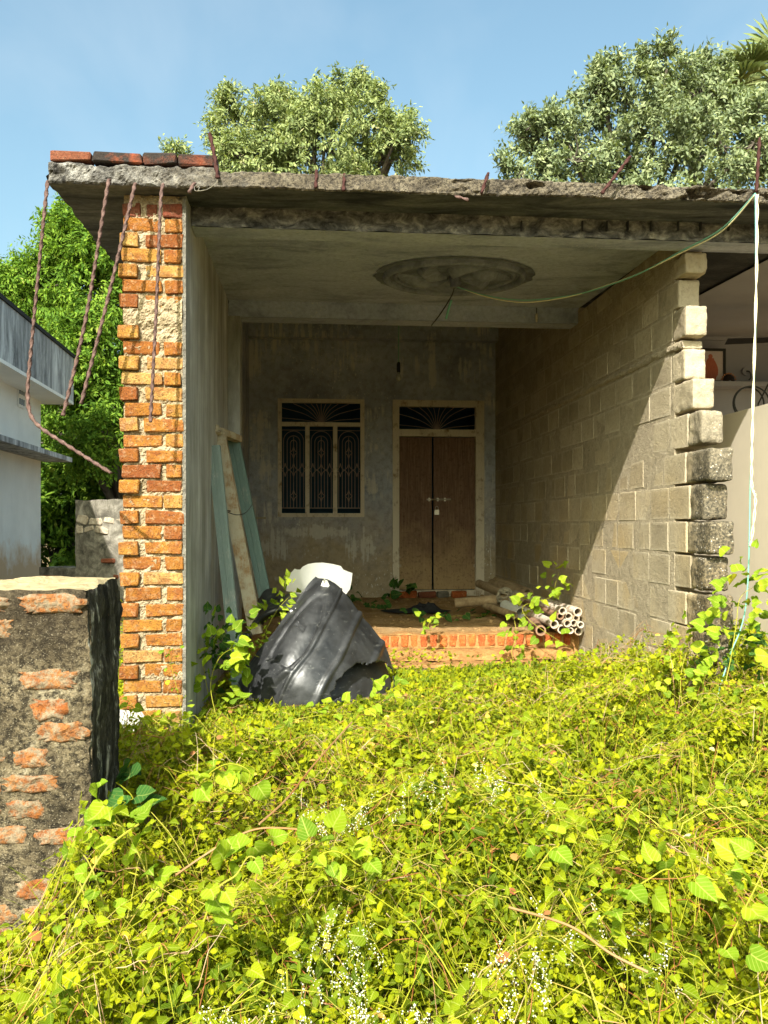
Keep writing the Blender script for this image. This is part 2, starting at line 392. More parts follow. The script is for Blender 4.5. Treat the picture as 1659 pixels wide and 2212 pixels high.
# ---- concrete blocks: tan grey, joints smeared with pale mortar, black growth at the broken end
def mk_block():
    m = M('block_concrete', 0.95, 0.1); p = m.pos()
    n1 = m.noise(p, 3.2, 7, 0.65); n2 = m.noise(p, 28, 6, 0.72); n3 = m.noise(p, 110, 3, 0.7)
    c = m.ramp(m.math('ADD', m.math('MULTIPLY', n1, 0.75), m.math('MULTIPLY', m.rand(), 0.25)),
               [(0.25, (0.25, 0.205, 0.135)), (0.5, (0.36, 0.30, 0.20)), (0.75, (0.46, 0.385, 0.265))])
    g = m.sep(m.pos((1,1,1), 'Generated'))
    def edge(o): return m.math('ABSOLUTE', m.math('SUBTRACT', o, 0.5))
    e = m.math('MAXIMUM', m.maprange(edge(g[1]), 0.40, 0.50), m.maprange(edge(g[2]), 0.33, 0.5))
    st = m.noise(m.pos((6, 6, 0.8)), 3.0, 5, 0.65)
    sm = m.ramp(m.math('ADD', m.math('MULTIPLY', e, 0.55), m.math('MULTIPLY', st, 0.7)), [(0.52, 0.0), (0.72, 1.0)])
    c = m.mix(m.math('MULTIPLY', sm, 0.6), c, (0.47, 0.40, 0.29))
    oc = m.noise(p, 1.1, 4, 0.6)
    z = m.sep(p)[2]
    c = m.mix(m.math('MULTIPLY', m.math('MULTIPLY', m.ramp(oc, [(0.42, 0.0), (0.62, 1.0)]), m.maprange(z, 2.3, 0.8)), 0.6), c, (0.47, 0.315, 0.12))
    c = m.mix(m.math('MULTIPLY', m.ramp(n2, [(0.33, 1.0), (0.52, 0.0)]), 0.35), c, (0.14, 0.115, 0.08))
    # black growth near the end of the wall, only on the lower courses
    y = m.sep(p)[1]
    g1 = m.maprange(y, 6.15, 5.68); g2 = m.maprange(z, 2.75, 1.85)
    gm = m.ramp(m.math('ADD', m.math('MULTIPLY', g1, 0.62), m.math('MULTIPLY', m.noise(p, 8, 6, 0.7), 0.62)), [(0.56, 0.0), (0.74, 1.0)])
    spk = m.ramp(m.noise(p, 55, 5, 0.75), [(0.42, 1.0), (0.66, 0.45)])
    c = m.mix(m.math('MULTIPLY', m.math('MULTIPLY', gm, g2), m.math('MULTIPLY', spk, 0.95)), c, (0.035, 0.033, 0.026))
    peb = m.math('MULTIPLY', m.ramp(m.voro(p, 38), [(0.12, 1.0), (0.2, 0.0)]), m.math('MULTIPLY', m.math('MULTIPLY', gm, g2), m.ramp(n1, [(0.42, 0.0), (0.5, 1.0)])))
    c = m.mix(peb, c, (0.55, 0.50, 0.42))
    m.color(c); m.bump(m.math('ADD', n2, m.math('MULTIPLY', n3, 0.5)), 0.8, 0.015)
    return m.m
mat_block = mk_block()
mat_block_mortar = mk_mortar('block_mortar', (0.26, 0.215, 0.145), (0.36, 0.30, 0.205), (0.45, 0.38, 0.275))

# ---- soil and floor
def mk_soil(name, a, b, c3):
    m = M(name, 0.97, 0.05); p = m.pos()
    n1 = m.noise(p, 3, 8, 0.7); n2 = m.noise(p, 40, 5, 0.75)
    c = m.ramp(n1, [(0.3, a), (0.5, b), (0.7, c3)])
    c = m.mix(m.math('MULTIPLY', m.ramp(n2, [(0.35, 1.0), (0.55, 0.0)]), 0.5), c, tuple(x * 0.35 for x in a))
    m.color(c); m.bump(m.math('ADD', n1, n2), 0.9, 0.03); return m.m
mat_soil = mk_soil('soil', (0.15, 0.10, 0.05), (0.23, 0.165, 0.085), (0.30, 0.23, 0.12))
mat_floor = mk_soil('earth_floor', (0.26, 0.15, 0.06), (0.40, 0.25, 0.11), (0.48, 0.33, 0.17))

# ---- timber and paint
def mk_wood_paint(name, paint, wood, amt, axis=(6, 6, 0.5)):
    m = M(name, 0.8, 0.25); g = m.pos(axis); p = m.pos()
    gr = m.noise(g, 12, 6, 0.7); n2 = m.noise(p, 7, 6, 0.7)
    w = m.ramp(gr, [(0.3, tuple(x * 0.45 for x in wood)), (0.55, wood), (0.8, tuple(min(1, x * 1.4) for x in wood))])
    pc = m.mix(gr, tuple(x * 0.75 for x in paint), tuple(min(1, x * 1.15) for x in paint))
    f = m.ramp(m.math('ADD', m.math('MULTIPLY', n2, 0.65), m.math('MULTIPLY', gr, 0.4)), [(amt, 1.0), (amt + 0.12, 0.0)])
    m.color(m.mix(f, w, pc)); m.bump(gr, 0.5, 0.01); return m.m
mat_frame = mk_wood_paint('frame_cream_paint', (0.66, 0.58, 0.45), (0.26, 0.17, 0.10), 0.55)
mat_teal = mk_wood_paint('teal_paint', (0.125, 0.18, 0.16), (0.27, 0.26, 0.225), 0.60, (14, 14, 0.6))
mat_teal_pale = mk_wood_paint('teal_paint_faded', (0.20, 0.25, 0.23), (0.35, 0.34, 0.30), 0.58, (14, 14, 0.6))
mat_oldwood = mk_wood_paint('old_timber', (0.42, 0.36, 0.26), (0.27, 0.16, 0.075), 0.50, (10, 10, 0.6))
def mk_door():
    m = M('door_wood', 0.75, 0.25); g = m.pos((9, 9, 0.5)); p = m.pos()
    gr = m.noise(g, 7, 7, 0.7, 0.3); n2 = m.noise(p, 2.4, 6, 0.65); n3 = m.noise(p, 26, 5, 0.7)
    c = m.ramp(gr, [(0.3, (0.10, 0.058, 0.038)), (0.52, (0.185, 0.108, 0.068)), (0.75, (0.27, 0.175, 0.11))])
    z = m.sep(p)[2]
    d = m.ramp(m.math('ADD', m.maprange(z, 0.5, 1.9, 1, 0), m.math('MULTIPLY', m.math('SUBTRACT', n2, 0.5), 1.3)), [(0.25, 0.0), (0.95, 1.0)])
    c = m.mix(m.math('MULTIPLY', d, 0.75), c, (0.44, 0.31, 0.15))
    c = m.mix(m.math('MULTIPLY', m.ramp(n3, [(0.34, 1.0), (0.48, 0.0)]), 0.5), c, (0.06, 0.03, 0.015))
    m.color(c); m.bump(gr, 0.4, 0.01); return m.m
mat_door = mk_door()
mat_grille = plain('grille_paint', (0.34, 0.28, 0.25), 0.6)
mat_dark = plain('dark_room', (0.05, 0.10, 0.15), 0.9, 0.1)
mat_steel = plain('lock_steel', (0.55, 0.5, 0.42), 0.4, 0.5, 0.3, 60, 0, 0.7)
mat_rust = M('rusty_rebar', 0.85, 0.2)
_n = mat_rust.noise(mat_rust.pos(), 40, 5, 0.7)
mat_rust.color(mat_rust.ramp(_n, [(0.3, (0.05, 0.03, 0.026)), (0.55, (0.11, 0.065, 0.054)), (0.75, (0.18, 0.12, 0.10))])).bump(_n, 0.5, 0.005)
mat_rust = mat_rust.m
mat_rust_dark = plain('rust_dark', (0.055, 0.024, 0.021), 0.9, 0.1, 0.4, 40)

# ---- tank plastic
def mk_tank():
    m = M('tank_black_plastic', 0.42, 0.5); p = m.pos()
    n1 = m.noise(p, 5, 6, 0.65); n2 = m.noise(p, 60, 4, 0.7); n3 = m.noise(m.pos((1, 1, 4)), 9, 6, 0.7)
    c = m.ramp(n1, [(0.35, (0.012, 0.0125, 0.013)), (0.7, (0.034, 0.035, 0.036))])
    c = m.mix(m.math('MULTIPLY', m.ramp(n3, [(0.60, 0.0), (0.75, 1.0)]), 0.55), c, (0.22, 0.22, 0.20))
    c = m.mix(m.math('MULTIPLY', m.ramp(n2, [(0.66, 0.0), (0.72, 1.0)]), 0.5), c, (0.4, 0.4, 0.38))
    m.color(c); m.L(m.ramp(n1, [(0.3, 0.34), (0.7, 0.56)]), m.b.inputs['Roughness'])
    m.bump(n1, 0.12, 0.02); return m.m
mat_tank = mk_tank()
mat_white_plastic = plain('tank_white_inside', (0.80, 0.79, 0.72), 0.45, 0.4, 0.06, 6)
mat_pvc = M('pvc_white', 0.5, 0.4); _n = mat_pvc.noise(mat_pvc.pos(), 14, 5, 0.7)
mat_pvc.color(mat_pvc.ramp(_n, [(0.38, (0.30, 0.20, 0.12)), (0.52, (0.48, 0.41, 0.32)), (0.75, (0.62, 0.57, 0.48))])); mat_pvc = mat_pvc.m
mat_pvc_brown = M('pvc_brown', 0.7, 0.25); _n = mat_pvc_brown.noise(mat_pvc_brown.pos(), 10, 6, 0.7)
mat_pvc_brown.color(mat_pvc_brown.ramp(_n, [(0.3, (0.17, 0.11, 0.055)), (0.55, (0.29, 0.21, 0.12)), (0.75, (0.38, 0.30, 0.19))])); mat_pvc_brown = mat_pvc_brown.m
mat_pvc_rust = plain('pvc_rust', (0.24, 0.14, 0.085), 0.8, 0.2, 0.35, 20)
mat_pvc_grey = plain('pvc_grey', (0.42, 0.42, 0.38), 0.6, 0.3, 0.2, 20)
mat_cloth_black = plain('black_cloth', (0.02, 0.02, 0.022), 0.8, 0.2, 0.3, 20)
mat_wire_green = plain('wire_green', (0.16, 0.38, 0.29), 0.5)
mat_wire_cream = plain('wire_cream', (0.66, 0.60, 0.36), 0.5)
mat_wire_black = plain('wire_black', (0.02, 0.022, 0.022), 0.5)
mat_glass = plain('bulb_glass', (0.25, 0.25, 0.22), 0.15, 0.6)

# ---- weathered plastered brick stump
def mk_stump():
    m = M('stump_weathered_plaster', 0.97, 0.08); p = m.pos()
    n1 = m.noise(p, 4.5, 8, 0.72); n2 = m.noise(p, 38, 6, 0.75); n3 = m.noise(p, 150, 3, 0.7); n4 = m.noise(p, 1.8, 4, 0.6)
    c = m.ramp(n1, [(0.34, (0.05, 0.042, 0.028)), (0.46, (0.15, 0.118, 0.072)), (0.58, (0.29, 0.232, 0.14)), (0.72, (0.45, 0.39, 0.27))])
    c = m.mix(m.ramp(n2, [(0.42, 0.9), (0.56, 0.0)]), c, (0.024, 0.02, 0.015))
    c = m.mix(m.math('MULTIPLY', m.ramp(n3, [(0.58, 0.0), (0.68, 1.0)]), 0.7), c, (0.55, 0.47, 0.33))
    z = m.sep(p)[2]
    top = m.ramp(m.math('ADD', m.maprange(z, 0.75, 1.2), m.math('MULTIPLY', m.math('SUBTRACT', n4, 0.5), 1.2)), [(0.45, 0.0), (0.9, 1.0)])
    c = m.mix(m.math('MULTIPLY', top, 0.55), c, (0.06, 0.045, 0.028))
    m.color(c); m.bump(m.math('ADD', n1, m.math('ADD', n2, m.math('MULTIPLY', n3, 0.5))), 1.0, 0.03); return m.m
mat_stump = mk_stump()
def mk_stump_side():
    m = M('stump_shaded_side', 0.95, 0.1)  # shade of the right face painted in as near-black; pale streaks are real
    n1 = m.noise(m.pos((5, 2.2, 0.7)), 4, 6, 0.7, 0.4); n2 = m.noise(m.pos(), 40, 5, 0.7)
    c = m.ramp(n1, [(0.40, (0.018, 0.016, 0.013)), (0.50, (0.05, 0.044, 0.033)), (0.57, (0.10, 0.09, 0.07)), (0.63, (0.46, 0.42, 0.34))])
    c = m.mix(m.ramp(n2, [(0.66, 0.0), (0.74, 0.5)]), c, (0.30, 0.15, 0.06))
    m.color(c); m.bump(n2, 0.9, 0.02); return m.m
mat_stump_side = mk_stump_side()
mat_stump_top = mk_mortar('stump_top', (0.30, 0.23, 0.12), (0.46, 0.37, 0.21), (0.56, 0.47, 0.30))
mat_stump_brick = mk_brick('stump_brick', [(0.0, (0.30, 0.095, 0.022)), (0.5, (0.38, 0.135, 0.028)), (1.0, (0.40, 0.17, 0.05))], dust=(0.34, 0.26, 0.16), dustamt=0.6, soot=0.25, coat=0.9)

# ---- neighbour's whitewash
def mk_white(name, base, orange=True):
    m = M(name, 0.9, 0.2); p = m.pos(); ps = m.pos((3, 3, 0.25))
    n1 = m.noise(p, 1.2, 6, 0.6); ns = m.noise(ps, 1.6, 6, 0.7)
    d = tuple(x * 0.84 for x in base)
    c = m.mix(m.ramp(n1, [(0.35, 0.0), (0.75, 1.0)]), base, d)
    c = m.mix(m.math('MULTIPLY', m.ramp(ns, [(0.58, 0.0), (0.85, 1.0)]), 0.35), c, tuple(x * 0.5 for x in base))
    if orange:
        z = m.sep(p)[2]
        o = m.ramp(m.math('ADD', m.maprange(z, 0.4, 1.9, 1, 0), m.math('MULTIPLY', m.math('SUBTRACT', m.noise(p, 2.2, 5, 0.65), 0.5), 0.9)), [(0.45, 0.0), (0.75, 1.0)])
        c = m.mix(m.math('MULTIPLY', o, 0.8), c, (0.52, 0.30, 0.12))
    m.color(c); m.bump(n1, 0.2, 0.02); return m.m
mat_white = mk_white('whitewash', (0.87, 0.85, 0.81))
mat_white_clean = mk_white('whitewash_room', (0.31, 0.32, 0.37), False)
mat_cream = mk_white('cream_plaster', (0.60, 0.53, 0.40), False)
def mk_parapet():
    m = M('parapet_black_streaks', 0.92, 0.15)
    ns = m.noise(m.pos((2.2, 1.1, 0.22)), 2.4, 8, 0.78, .5); n2 = m.noise(m.pos(), 9, 5, 0.7)
    c = m.ramp(ns, [(0.36, (0.10, 0.10, 0.105)), (0.5, (0.34, 0.34, 0.345)), (0.66, (0.72, 0.72, 0.72))])
    z = m.sep(m.pos())[2]
    top = m.ramp(m.math('ADD', z, m.math('MULTIPLY', n2, 0.14)), [(0.0, 0.0), (1.0, 1.0)])
    m.color(c); m.bump(n2, 0.4, 0.02); return m.m
mat_parapet = mk_parapet()
mat_coping = plain('coping_black', (0.035, 0.035, 0.036), 0.9, 0.1, 0.5, 6)
mat_ruin = mk_soffit('ruin_render', (0.04, 0.037, 0.03), (0.15, 0.135, 0.105), (0.36, 0.33, 0.27), (1, 1, 1), 0.47, 4)
mat_rubble = mk_mortar('rubble_stone', (0.26, 0.21, 0.15), (0.42, 0.35, 0.26), (0.52, 0.46, 0.37))
mat_stone_white = mk_mortar('white_stone', (0.5, 0.45, 0.38), (0.72, 0.68, 0.6), (0.8, 0.77, 0.72))

# ---- plants
G0 = (0.018, 0.038, 0.002); G1 = (0.085, 0.12, 0.003); G2 = (0.222, 0.258, 0.003); G3 = (0.365, 0.36, 0.004)
mat_leaf_small = leaf_mat('leaf_small', [(0.0, G0), (0.18, G1), (0.5, G2), (0.9, G3), (0.96, (0.52, 0.42, 0.02)), (1.0, (0.28, 0.12, 0.03))], 0.38, veins=.5)
mat_leaf_heart = leaf_mat('leaf_heart', [(0.0, (0.07, 0.115, 0.004)), (0.3, (0.155, 0.21, 0.005)), (0.8, (0.265, 0.31, 0.006)), (1.0, (0.37, 0.35, 0.008))], 0.38, 0.42, patch=0.3, veins=.8)
mat_leaf_green = leaf_mat('leaf_green', [(0.0, (0.02, 0.045, 0.003)), (0.35, (0.08, 0.13, 0.004)), (0.75, (0.17, 0.22, 0.005)), (1.0, (0.31, 0.32, 0.006))], 0.36, 0.4, veins=.5)
mat_vine_leaf = leaf_mat('vine_leaf', [(0.0, (0.09, 0.17, 0.012)), (0.5, (0.21, 0.31, 0.015)), (0.9, (0.33, 0.40, 0.02)), (1.0, (0.44, 0.39, 0.02))], 0.38, 0.42, per='object', patch=0.2, veins=.8)
mat_vine_dark = leaf_mat('vine_leaf_dark', [(0.0, (0.018, 0.06, 0.015)), (0.6, (0.04, 0.11, 0.022)), (1.0, (0.07, 0.16, 0.03))], 0.25, 0.4, per='object', patch=0.2, veins=.4)  # dark green of the ivy; also puts shade into leaves beside the stump
mat_grass = leaf_mat('grass_blade', [(0.0, G1), (0.6, G2), (1.0, (0.50, 0.48, 0.09))], 0.3)
mat_stem = leaf_mat('stem_green', [(0.0, (0.14, 0.16, 0.008)), (0.5, (0.27, 0.27, 0.02)), (0.75, (0.34, 0.30, 0.06)), (1.0, (0.24, 0.08, 0.025))], 0.1)
mat_twig = leaf_mat('twig_dry', [(0.0, (0.16, 0.04, 0.015)), (0.5, (0.26, 0.12, 0.04)), (1.0, (0.46, 0.38, 0.24))], 0.0, 0.8)
mat_dead = leaf_mat('leaf_dead', [(0.0, (0.20, 0.05, 0.025)), (0.4, (0.34, 0.17, 0.06)), (0.7, (0.58, 0.42, 0.05)), (1.0, (0.60, 0.52, 0.36))], 0.2, 0.8)
mat_flower = leaf_mat('flower_white', [(0.0, (0.66, 0.66, 0.48)), (1.0, (0.82, 0.82, 0.72))], 0.3, 0.7)
mat_tree_feather = leaf_mat('leaf_feather', [(0.0, (0.045, 0.10, 0.018)), (0.45, (0.11, 0.20, 0.025)), (0.85, (0.21, 0.31, 0.035)), (1.0, (0.34, 0.29, 0.10))], 0.35, 0.5)
mat_tree_center = leaf_mat('leaf_pod_tree', [(0.0, (0.09, 0.13, 0.06)), (0.45, (0.22, 0.265, 0.105)), (0.85, (0.34, 0.375, 0.15)), (1.0, (0.50, 0.41, 0.27))], 0.3, 0.5)  # distance haze put into the leaf colour: paler and less saturated
mat_tree_right = leaf_mat('leaf_broad_tree', [(0.0, (0.085, 0.12, 0.06)), (0.5, (0.19, 0.23, 0.115)), (0.9, (0.31, 0.345, 0.17)), (1.0, (0.36, 0.43, 0.10))], 0.25, 0.5, spec=0.15)  # grey-green leaves, lightened and greyed to paint the haze in
mat_palm = leaf_mat('leaf_palm', [(0.0, (0.12, 0.18, 0.06)), (1.0, (0.33, 0.36, 0.15))], 0.2, 0.4)
mat_bark = mk_soffit('bark', (0.05, 0.04, 0.03), (0.11, 0.09, 0.07), (0.17, 0.145, 0.11), (1, 1, 0.3), 0.5, 8)

# ================================================================== GROUND
def smooth(a, b, x):
    t = min(1.0, max(0.0, (x - a) / (b - a))); return t * t * (3 - 2 * t)
def gz(X, Y):
    return 0.18 * smooth(1.8, 5.0, Y) + 0.03 * mnoise.noise(Vector((X * 0.9, Y * 0.9, 0.3))) * (1 if Y < 12 else 0)
def axis_pts(lo, hi, fine_lo, fine_hi, step):
    a = list(np.arange(fine_lo, fine_hi + 1e-6, step)); x = fine_hi; s = step
    while x < hi: s *= 1.5; x += s; a.append(min(x, hi))
    x = fine_lo; s = step
    while x > lo: s *= 1.5; x -= s; a.insert(0, max(x, lo))
    return a
_xs = axis_pts(-600, 600, -6, 6, 0.2); _ys = axis_pts(-40, 1200, 0, 10, 0.2)
g = MB()
g.v = [(x, y, gz(x, y)) for y in _ys for x in _xs]
nx = len(_xs)
g.f = [(j*nx+i, j*nx+i+1, (j+1)*nx+i+1, (j+1)*nx+i) for j in range(len(_ys)-1) for i in range(nx-1)]
ground = g.build('ground', mat_soil, smooth=True)
tag(ground, 'bare brown soil of the overgrown plot', 'ground', kind='structure')

# ================================================================== THE UNFINISHED HOUSE
house = empty('unfinished_house', HO, HROT)
tag(house, 'unfinished open-fronted house with raw brick pillar, block wall and broken concrete roof edge', 'house')
ZS = 3.57                                   # underside of the roof slab at the front
def zc(v): return ZS + 0.09 * (v + 0.2) / 3.0
UI, UR, VB = 0.395, 3.81, 6.53              # inner faces: left wall, right wall, back wall
V2 = 2.78                                   # inner beam
HL = lambda mb, name, mat, parent=None, **k: mb.build(name, mat, parent or house, **k)

# ---- roof slab with a crumbling front edge
def vfront(u): return -0.135 - 0.02 * max(0.0, min(4.0, u + 0.4)) + 0.02 * fbm((u, 0, 0), 1.7)
def edge_pt(s, t):
    u = -0.40 + 7.4 * s
    zt = zc(vfront(u)) + 0.105 + 0.012 * fbm((u, 3.0, 0), 5.0) + (0.02 if u < 0.62 else 0.0) - (0.012 * smooth(2.4, 3.4, u))
    zb = zc(vfront(u)) + 0.006 * fbm((u, 9.0, 0), 3.0)
    z = zb + (zt - zb) * t
    rough = 0.4 + 0.9 * smooth(1.8, 3.0, u) + 1.1 * (1 - smooth(0.3, 0.75, u))
    d = 0.016 * rough * (fbm((u, 0, z), 14, 4) + 0.5 * abs(fbm((u, 4, z), 34, 3)))
    hole = max(0.0, fbm((u * 0.8, 7, z * 2.2), 6.5, 3) - 0.28) * 0.16 * smooth(1.7, 2.6, u)
    mid = 1 - abs(2 * t - 1) ** 4
    return (u, vfront(u) + d + hole * mid + (0.012 if t in (0.0, 1.0) else 0.0), z + 0.006 * fbm((u, 2, z), 30, 2))
sl_ = MB()
sl_.grid(edge_pt, 740, 12)
# top and left sheets of the slab follow the crumbling edge
def top_pt(s, t):
    e = edge_pt(s, 1.0); v = e[1] + (6.6 - e[1]) * t * 0.45
    return (e[0], v, e[2] + 0.05 * t)
sl_.grid(top_pt, 740, 3, flip=False)
def left_pt(s, t):
    v = -0.13 + 3.1 * s; z0 = zc(v); z1 = zc(v) + 0.125
    return (-0.40 + 0.02 * fbm((0, v * 2, t), 2.2) + 0.012 * fbm((0, v, t), 12) , v, z0 + (z1 - z0) * t)
sl_.grid(left_pt, 120, 6, flip=True)
slab = HL(sl_, 'roof_slab', mat_slab)
so_ = MB()
def soff_pt(s, t):
    u = -0.385 + 7.385 * s; v = vfront(u) + 0.012 + (2.95 - vfront(u)) * t ** 1.5
    uu = u if s > 0 else -0.40 + 0.02 * fbm((0, v * 2, 0), 2.2)
    return (uu, v, zc(v) + 0.001 + 0.004 * fbm((u, v, 0), 2.5, 3))
so_.grid(soff_pt, 150, 60, flip=True)
HL(so_, 'slab_underside', mat_soffit, smooth=True)
# ---- a course of sooty bricks along the left end of the slab
u = -0.395; bw = [0.37, 0.26, 0.16, 0.22]
bw = [0.245, 0.30, 0.215, 0.24]
for i, w in enumerate(bw):
    me = rough_box_mesh('brick', w - 0.008, 0.11, 0.066, 0.006, 0.009, 40 + i)
    b = link_mesh('brick', me, mat_brick_red if i == 0 else mat_brick_sooty, slab, Matrix.Translation((u + w / 2, vfront(u) + 0.06, zc(0) + 0.125 + 0.043)) @ Matrix.Rotation(R([-1.0, 0.8, -0.6, 0.5][i]), 4, 'Z'))
    u += w

# ---- front beam, inner beam
def beam(name, u0, u1, v0, v1, z0, matf, rough):
    b = MB()
    def face(s, t):
        u = u0 + (u1 - u0) * s; z = z0 + (zc(v0) + 0.01 - z0) * t
        d = rough * (0.5 * fbm((u, 1, z), 9, 4) + max(0, fbm((u, 6, z), 5.5, 3)) * 1.2)
        return (u, v0 + d, z + (rough * 0.6 * fbm((u, 0, 0), 7, 3) if t == 0 else 0))
    b.grid(face, 420, 8)
    o = HL(b, name, matf)
    c = MB()
    c.add([(u0, v0 + 0.012, z0), (u1, v0 + 0.012, z0), (u1, v1, z0 + 0.004), (u0, v1, z0 + 0.004)], [(3, 2, 1, 0)])
    c.add([(u0, v1, z0 + 0.004), (u1, v1, z0 + 0.004), (u1, v1, zc(v1)), (u0, v1, zc(v1))], [(3, 2, 1, 0)])
    c.build('beam_underside', mat_ceiling, o)
    return o
beam('front_beam', 0.40, 7.0, 0.20, 0.43, 3.455, mat_beam_edge, 0.018)
beam('inner_beam', 0.40, UR + 0.02, V2, V2 + 0.25, 3.50, mat_ceiling, 0.0015)
# spalls in the front beam show the stirrup marks
for i, x in enumerate((2086, 2330, 2428, 2512, 2605, 2713, 2803, 2915)):
    p = onv(x * 0.54, 902 * 0.54, 0.19)
    m_ = MB().box(-0.004, 0.004, -0.008, 0.02, -0.035, 0.03)
    link_mesh('stirrup_bar', m_.mesh('stirrup_bar'), mat_coping, house, Matrix.Translation(p))

# ---- brick pillar: lime mortar core, every brick its own piece
pc = MB()
zp0, zp1 = 0.20, ZS + 0.0
def pil_front(s, t):
    u = 0.012 + 0.362 * s; z = zp0 + (zp1 - zp0) * t
    patch = smooth(2.72, 2.78, z) * (1 - smooth(2.90, 2.94, z))      # lump of bare mortar high up
    d = 0.014 * fbm((u, 0, z), 22, 4) + 0.007 * fbm((u, 5, z), 70, 2)
    return (u, 0.011 - 0.020 * patch + d * 1.15, z)
pc.grid(pil_front, 44, 380)
def pil_left(s, t):
    v = 0.018 + 0.45 * s; z = zp0 + (zp1 - zp0) * t
    return (0.012 + 0.008 * fbm((2, v, z), 22, 3), v, z)
pc.grid(pil_left, 30, 300, flip=True)
pillar = HL(pc, 'brick_pillar', mat_mortar)
bm_h = [rough_box_mesh('brick_header', 0.114, 0.16, 0.080, 0.006, 0.0055, s, mat_brick) for s in range(9)]
bm_s = [rough_box_mesh('brick_stretcher', 0.235, 0.11, 0.078, 0.007, 0.0055, 20 + s, mat_brick) for s in range(9)]
def add_brick(kind, uc, vf, z, sx=1.0, mat=None, rot=0.0, sz=1.0):
    me = random.choice(bm_h if kind == 'h' else bm_s); dep = 0.16 if kind == 'h' else 0.11
    o = link_mesh('brick', me, None, pillar, Matrix.Translation((uc, vf + dep / 2, z)) @ Matrix.Rotation(rot, 4, 'Y') @ Matrix.Diagonal((sx, 1, sz, 1)))
    if mat: o.material_slots[0].link = 'OBJECT'; o.material_slots[0].material = mat
    return o
z = 3.477; row = 0
while z > 0.24:
    j = lambda a: random.uniform(-a, a)
    if row == 0:
        for uc, w in ((0.062, 0.95), (0.185, 0.6)): add_brick('h', uc, 0.004, z, w, mat_brick_red)
        add_brick('h', 0.315, -0.004, z, 1.05, mat_brick_red)
    elif row == 7: pass
    elif row % 2 == 1:
        add_brick('s', 0.128 + j(0.004), -0.004 + j(0.006), z, 1.0 + j(0.05), None, j(0.015))
        add_brick('h', 0.318 + j(0.008), -0.008 + j(0.008), z, 0.95 + j(0.08), None, j(0.02))
        add_brick('s', 0.0 + 0.06, 0.15, z, 0.5)                                     # side of the next brick along the left face
    else:
        add_brick('h', 0.048 + j(0.004), -0.026 + j(0.008), z, 1.0 + j(0.05), None, j(0.025))
        if row != 8: add_brick('s', 0.262 + j(0.006), -0.003 + j(0.006), z, 0.98 + j(0.04), None, j(0.02))
    z -= 0.0962; row += 1
# broken cement cap between pillar and slab, grey render on the reveal
cp = MB()
cp.box(0.03, 0.37, 0.02, 0.30, 3.515, ZS + 0.004); HL(cp, 'pillar_cap', mat_plaster_edge)
pe = MB()
def reveal(s, t):
    u = 0.374 + 0.021 * s; z = 0.2 + (ZS - 0.2) * t
    return (u + (0.004 * fbm((0, 0, z), 9, 3) if s == 0 else 0), 0.0 + 0.005 * fbm((u, 0, z), 30, 3), z)
pe.grid(reveal, 3, 260); HL(pe, 'render_edge', mat_plaster_edge)

# ---- left wall
lw = MB()
lw.box(0.02, 0.30, 0.46, VB, 0.1, ZS + 0.09)
HL(lw, 'left_wall_core', mat_lplaster)
lp = MB()
def lface(s, t):
    v = 0.002 + (V2 - 0.002) * s; z = 0.1 + (zc(v) - 0.1) * t
    return (UI + 0.004 * fbm((0, v, z), 1.5, 3), v, z)
lp.grid(lface, 60, 60); HL(lp, 'left_wall_render', mat_lplaster, smooth=True)
pl = MB(); pl.box(0.30, 0.505, V2 - 0.004, V2 + 0.25, 0.1, 3.505); HL(pl, 'left_pier', mat_lplaster)
lb = MB(); lb.box(0.20, 0.33, V2 + 0.25, VB + 0.02, 0.3, 4.45); HL(lb, 'left_wall_rear', mat_back)

# ---- right wall of concrete blocks, toothed broken end
rw = MB()
rw.box(UR + 0.0015, UR + 0.152, 0.55, VB, 0.05, 3.46)
rw.box(UR + 0.0015, UR + 0.152, V2, VB, 3.46, 4.45)
right_wall = HL(rw, 'block_wall', mat_block_mortar)
courses = [(3.286, 3.434, .36), (3.07, 3.272, .47), (2.845, 3.055, .35), (2.765, 2.83, .43), (2.54, 2.752, .37), (2.315, 2.525, .25), (2.06, 2.285, .11),
           (1.80, 2.02, .0), (1.545, 1.785, .08), (1.31, 1.53, -.01), (1.065, 1.29, .07), (.80, 1.035, .0), (.57, .79, .05), (.34, .555, .02), (.1, .325, .05)]
blk = {}
def block_mesh(length, h, k):
    key = (round(length, 2), round(h, 2), k)
    if key not in blk: blk[key] = rough_box_mesh('block', 0.158, key[0], key[1], 0.003, 0.005, hash(key) % 1000, mat_block)
    return blk[key]
def end_block(ln, h, seed):                     # weathered block at the broken end: rounded, pitted
    m_ = MB(); w = .160 if seed < 7 else .172
    rad = .016 if seed < 6 else .022
    def proj(x, y, z):
        hx, hy, hz = w/2 - rad, ln/2 - rad, h/2 - rad
        c = Vector((max(-hx, min(hx, x)), max(-hy, min(hy, y)), max(-hz, min(hz, z)))); d = Vector((x, y, z)) - c
        p = c + (d.normalized() * rad if d.length > 1e-9 else d)
        return p + p.normalized() * ((.008 if seed < 6 else .010) * fbm((p.x + seed, p.y, p.z), 14, 5) + (.002 if seed < 6 else .004) * fbm((p.x, p.y + seed, p.z), 60, 2))
    a, b, c = w/2, ln/2, h/2
    for fn in (lambda s, t: (-a, b*(2*s-1), c*(2*t-1)), lambda s, t: (a, b*(1-2*s), c*(2*t-1)), lambda s, t: (a*(2*s-1), -b, c*(2*t-1)), lambda s, t: (a*(2*s-1), b*(2*t-1), c), lambda s, t: (a*(2*s-1), b*(1-2*t), -c)):
        m_.grid(lambda s, t: proj(*fn(s, t)), 14, 14)
    me = m_.mesh('end_block', True); me.materials.append(mat_block); return me
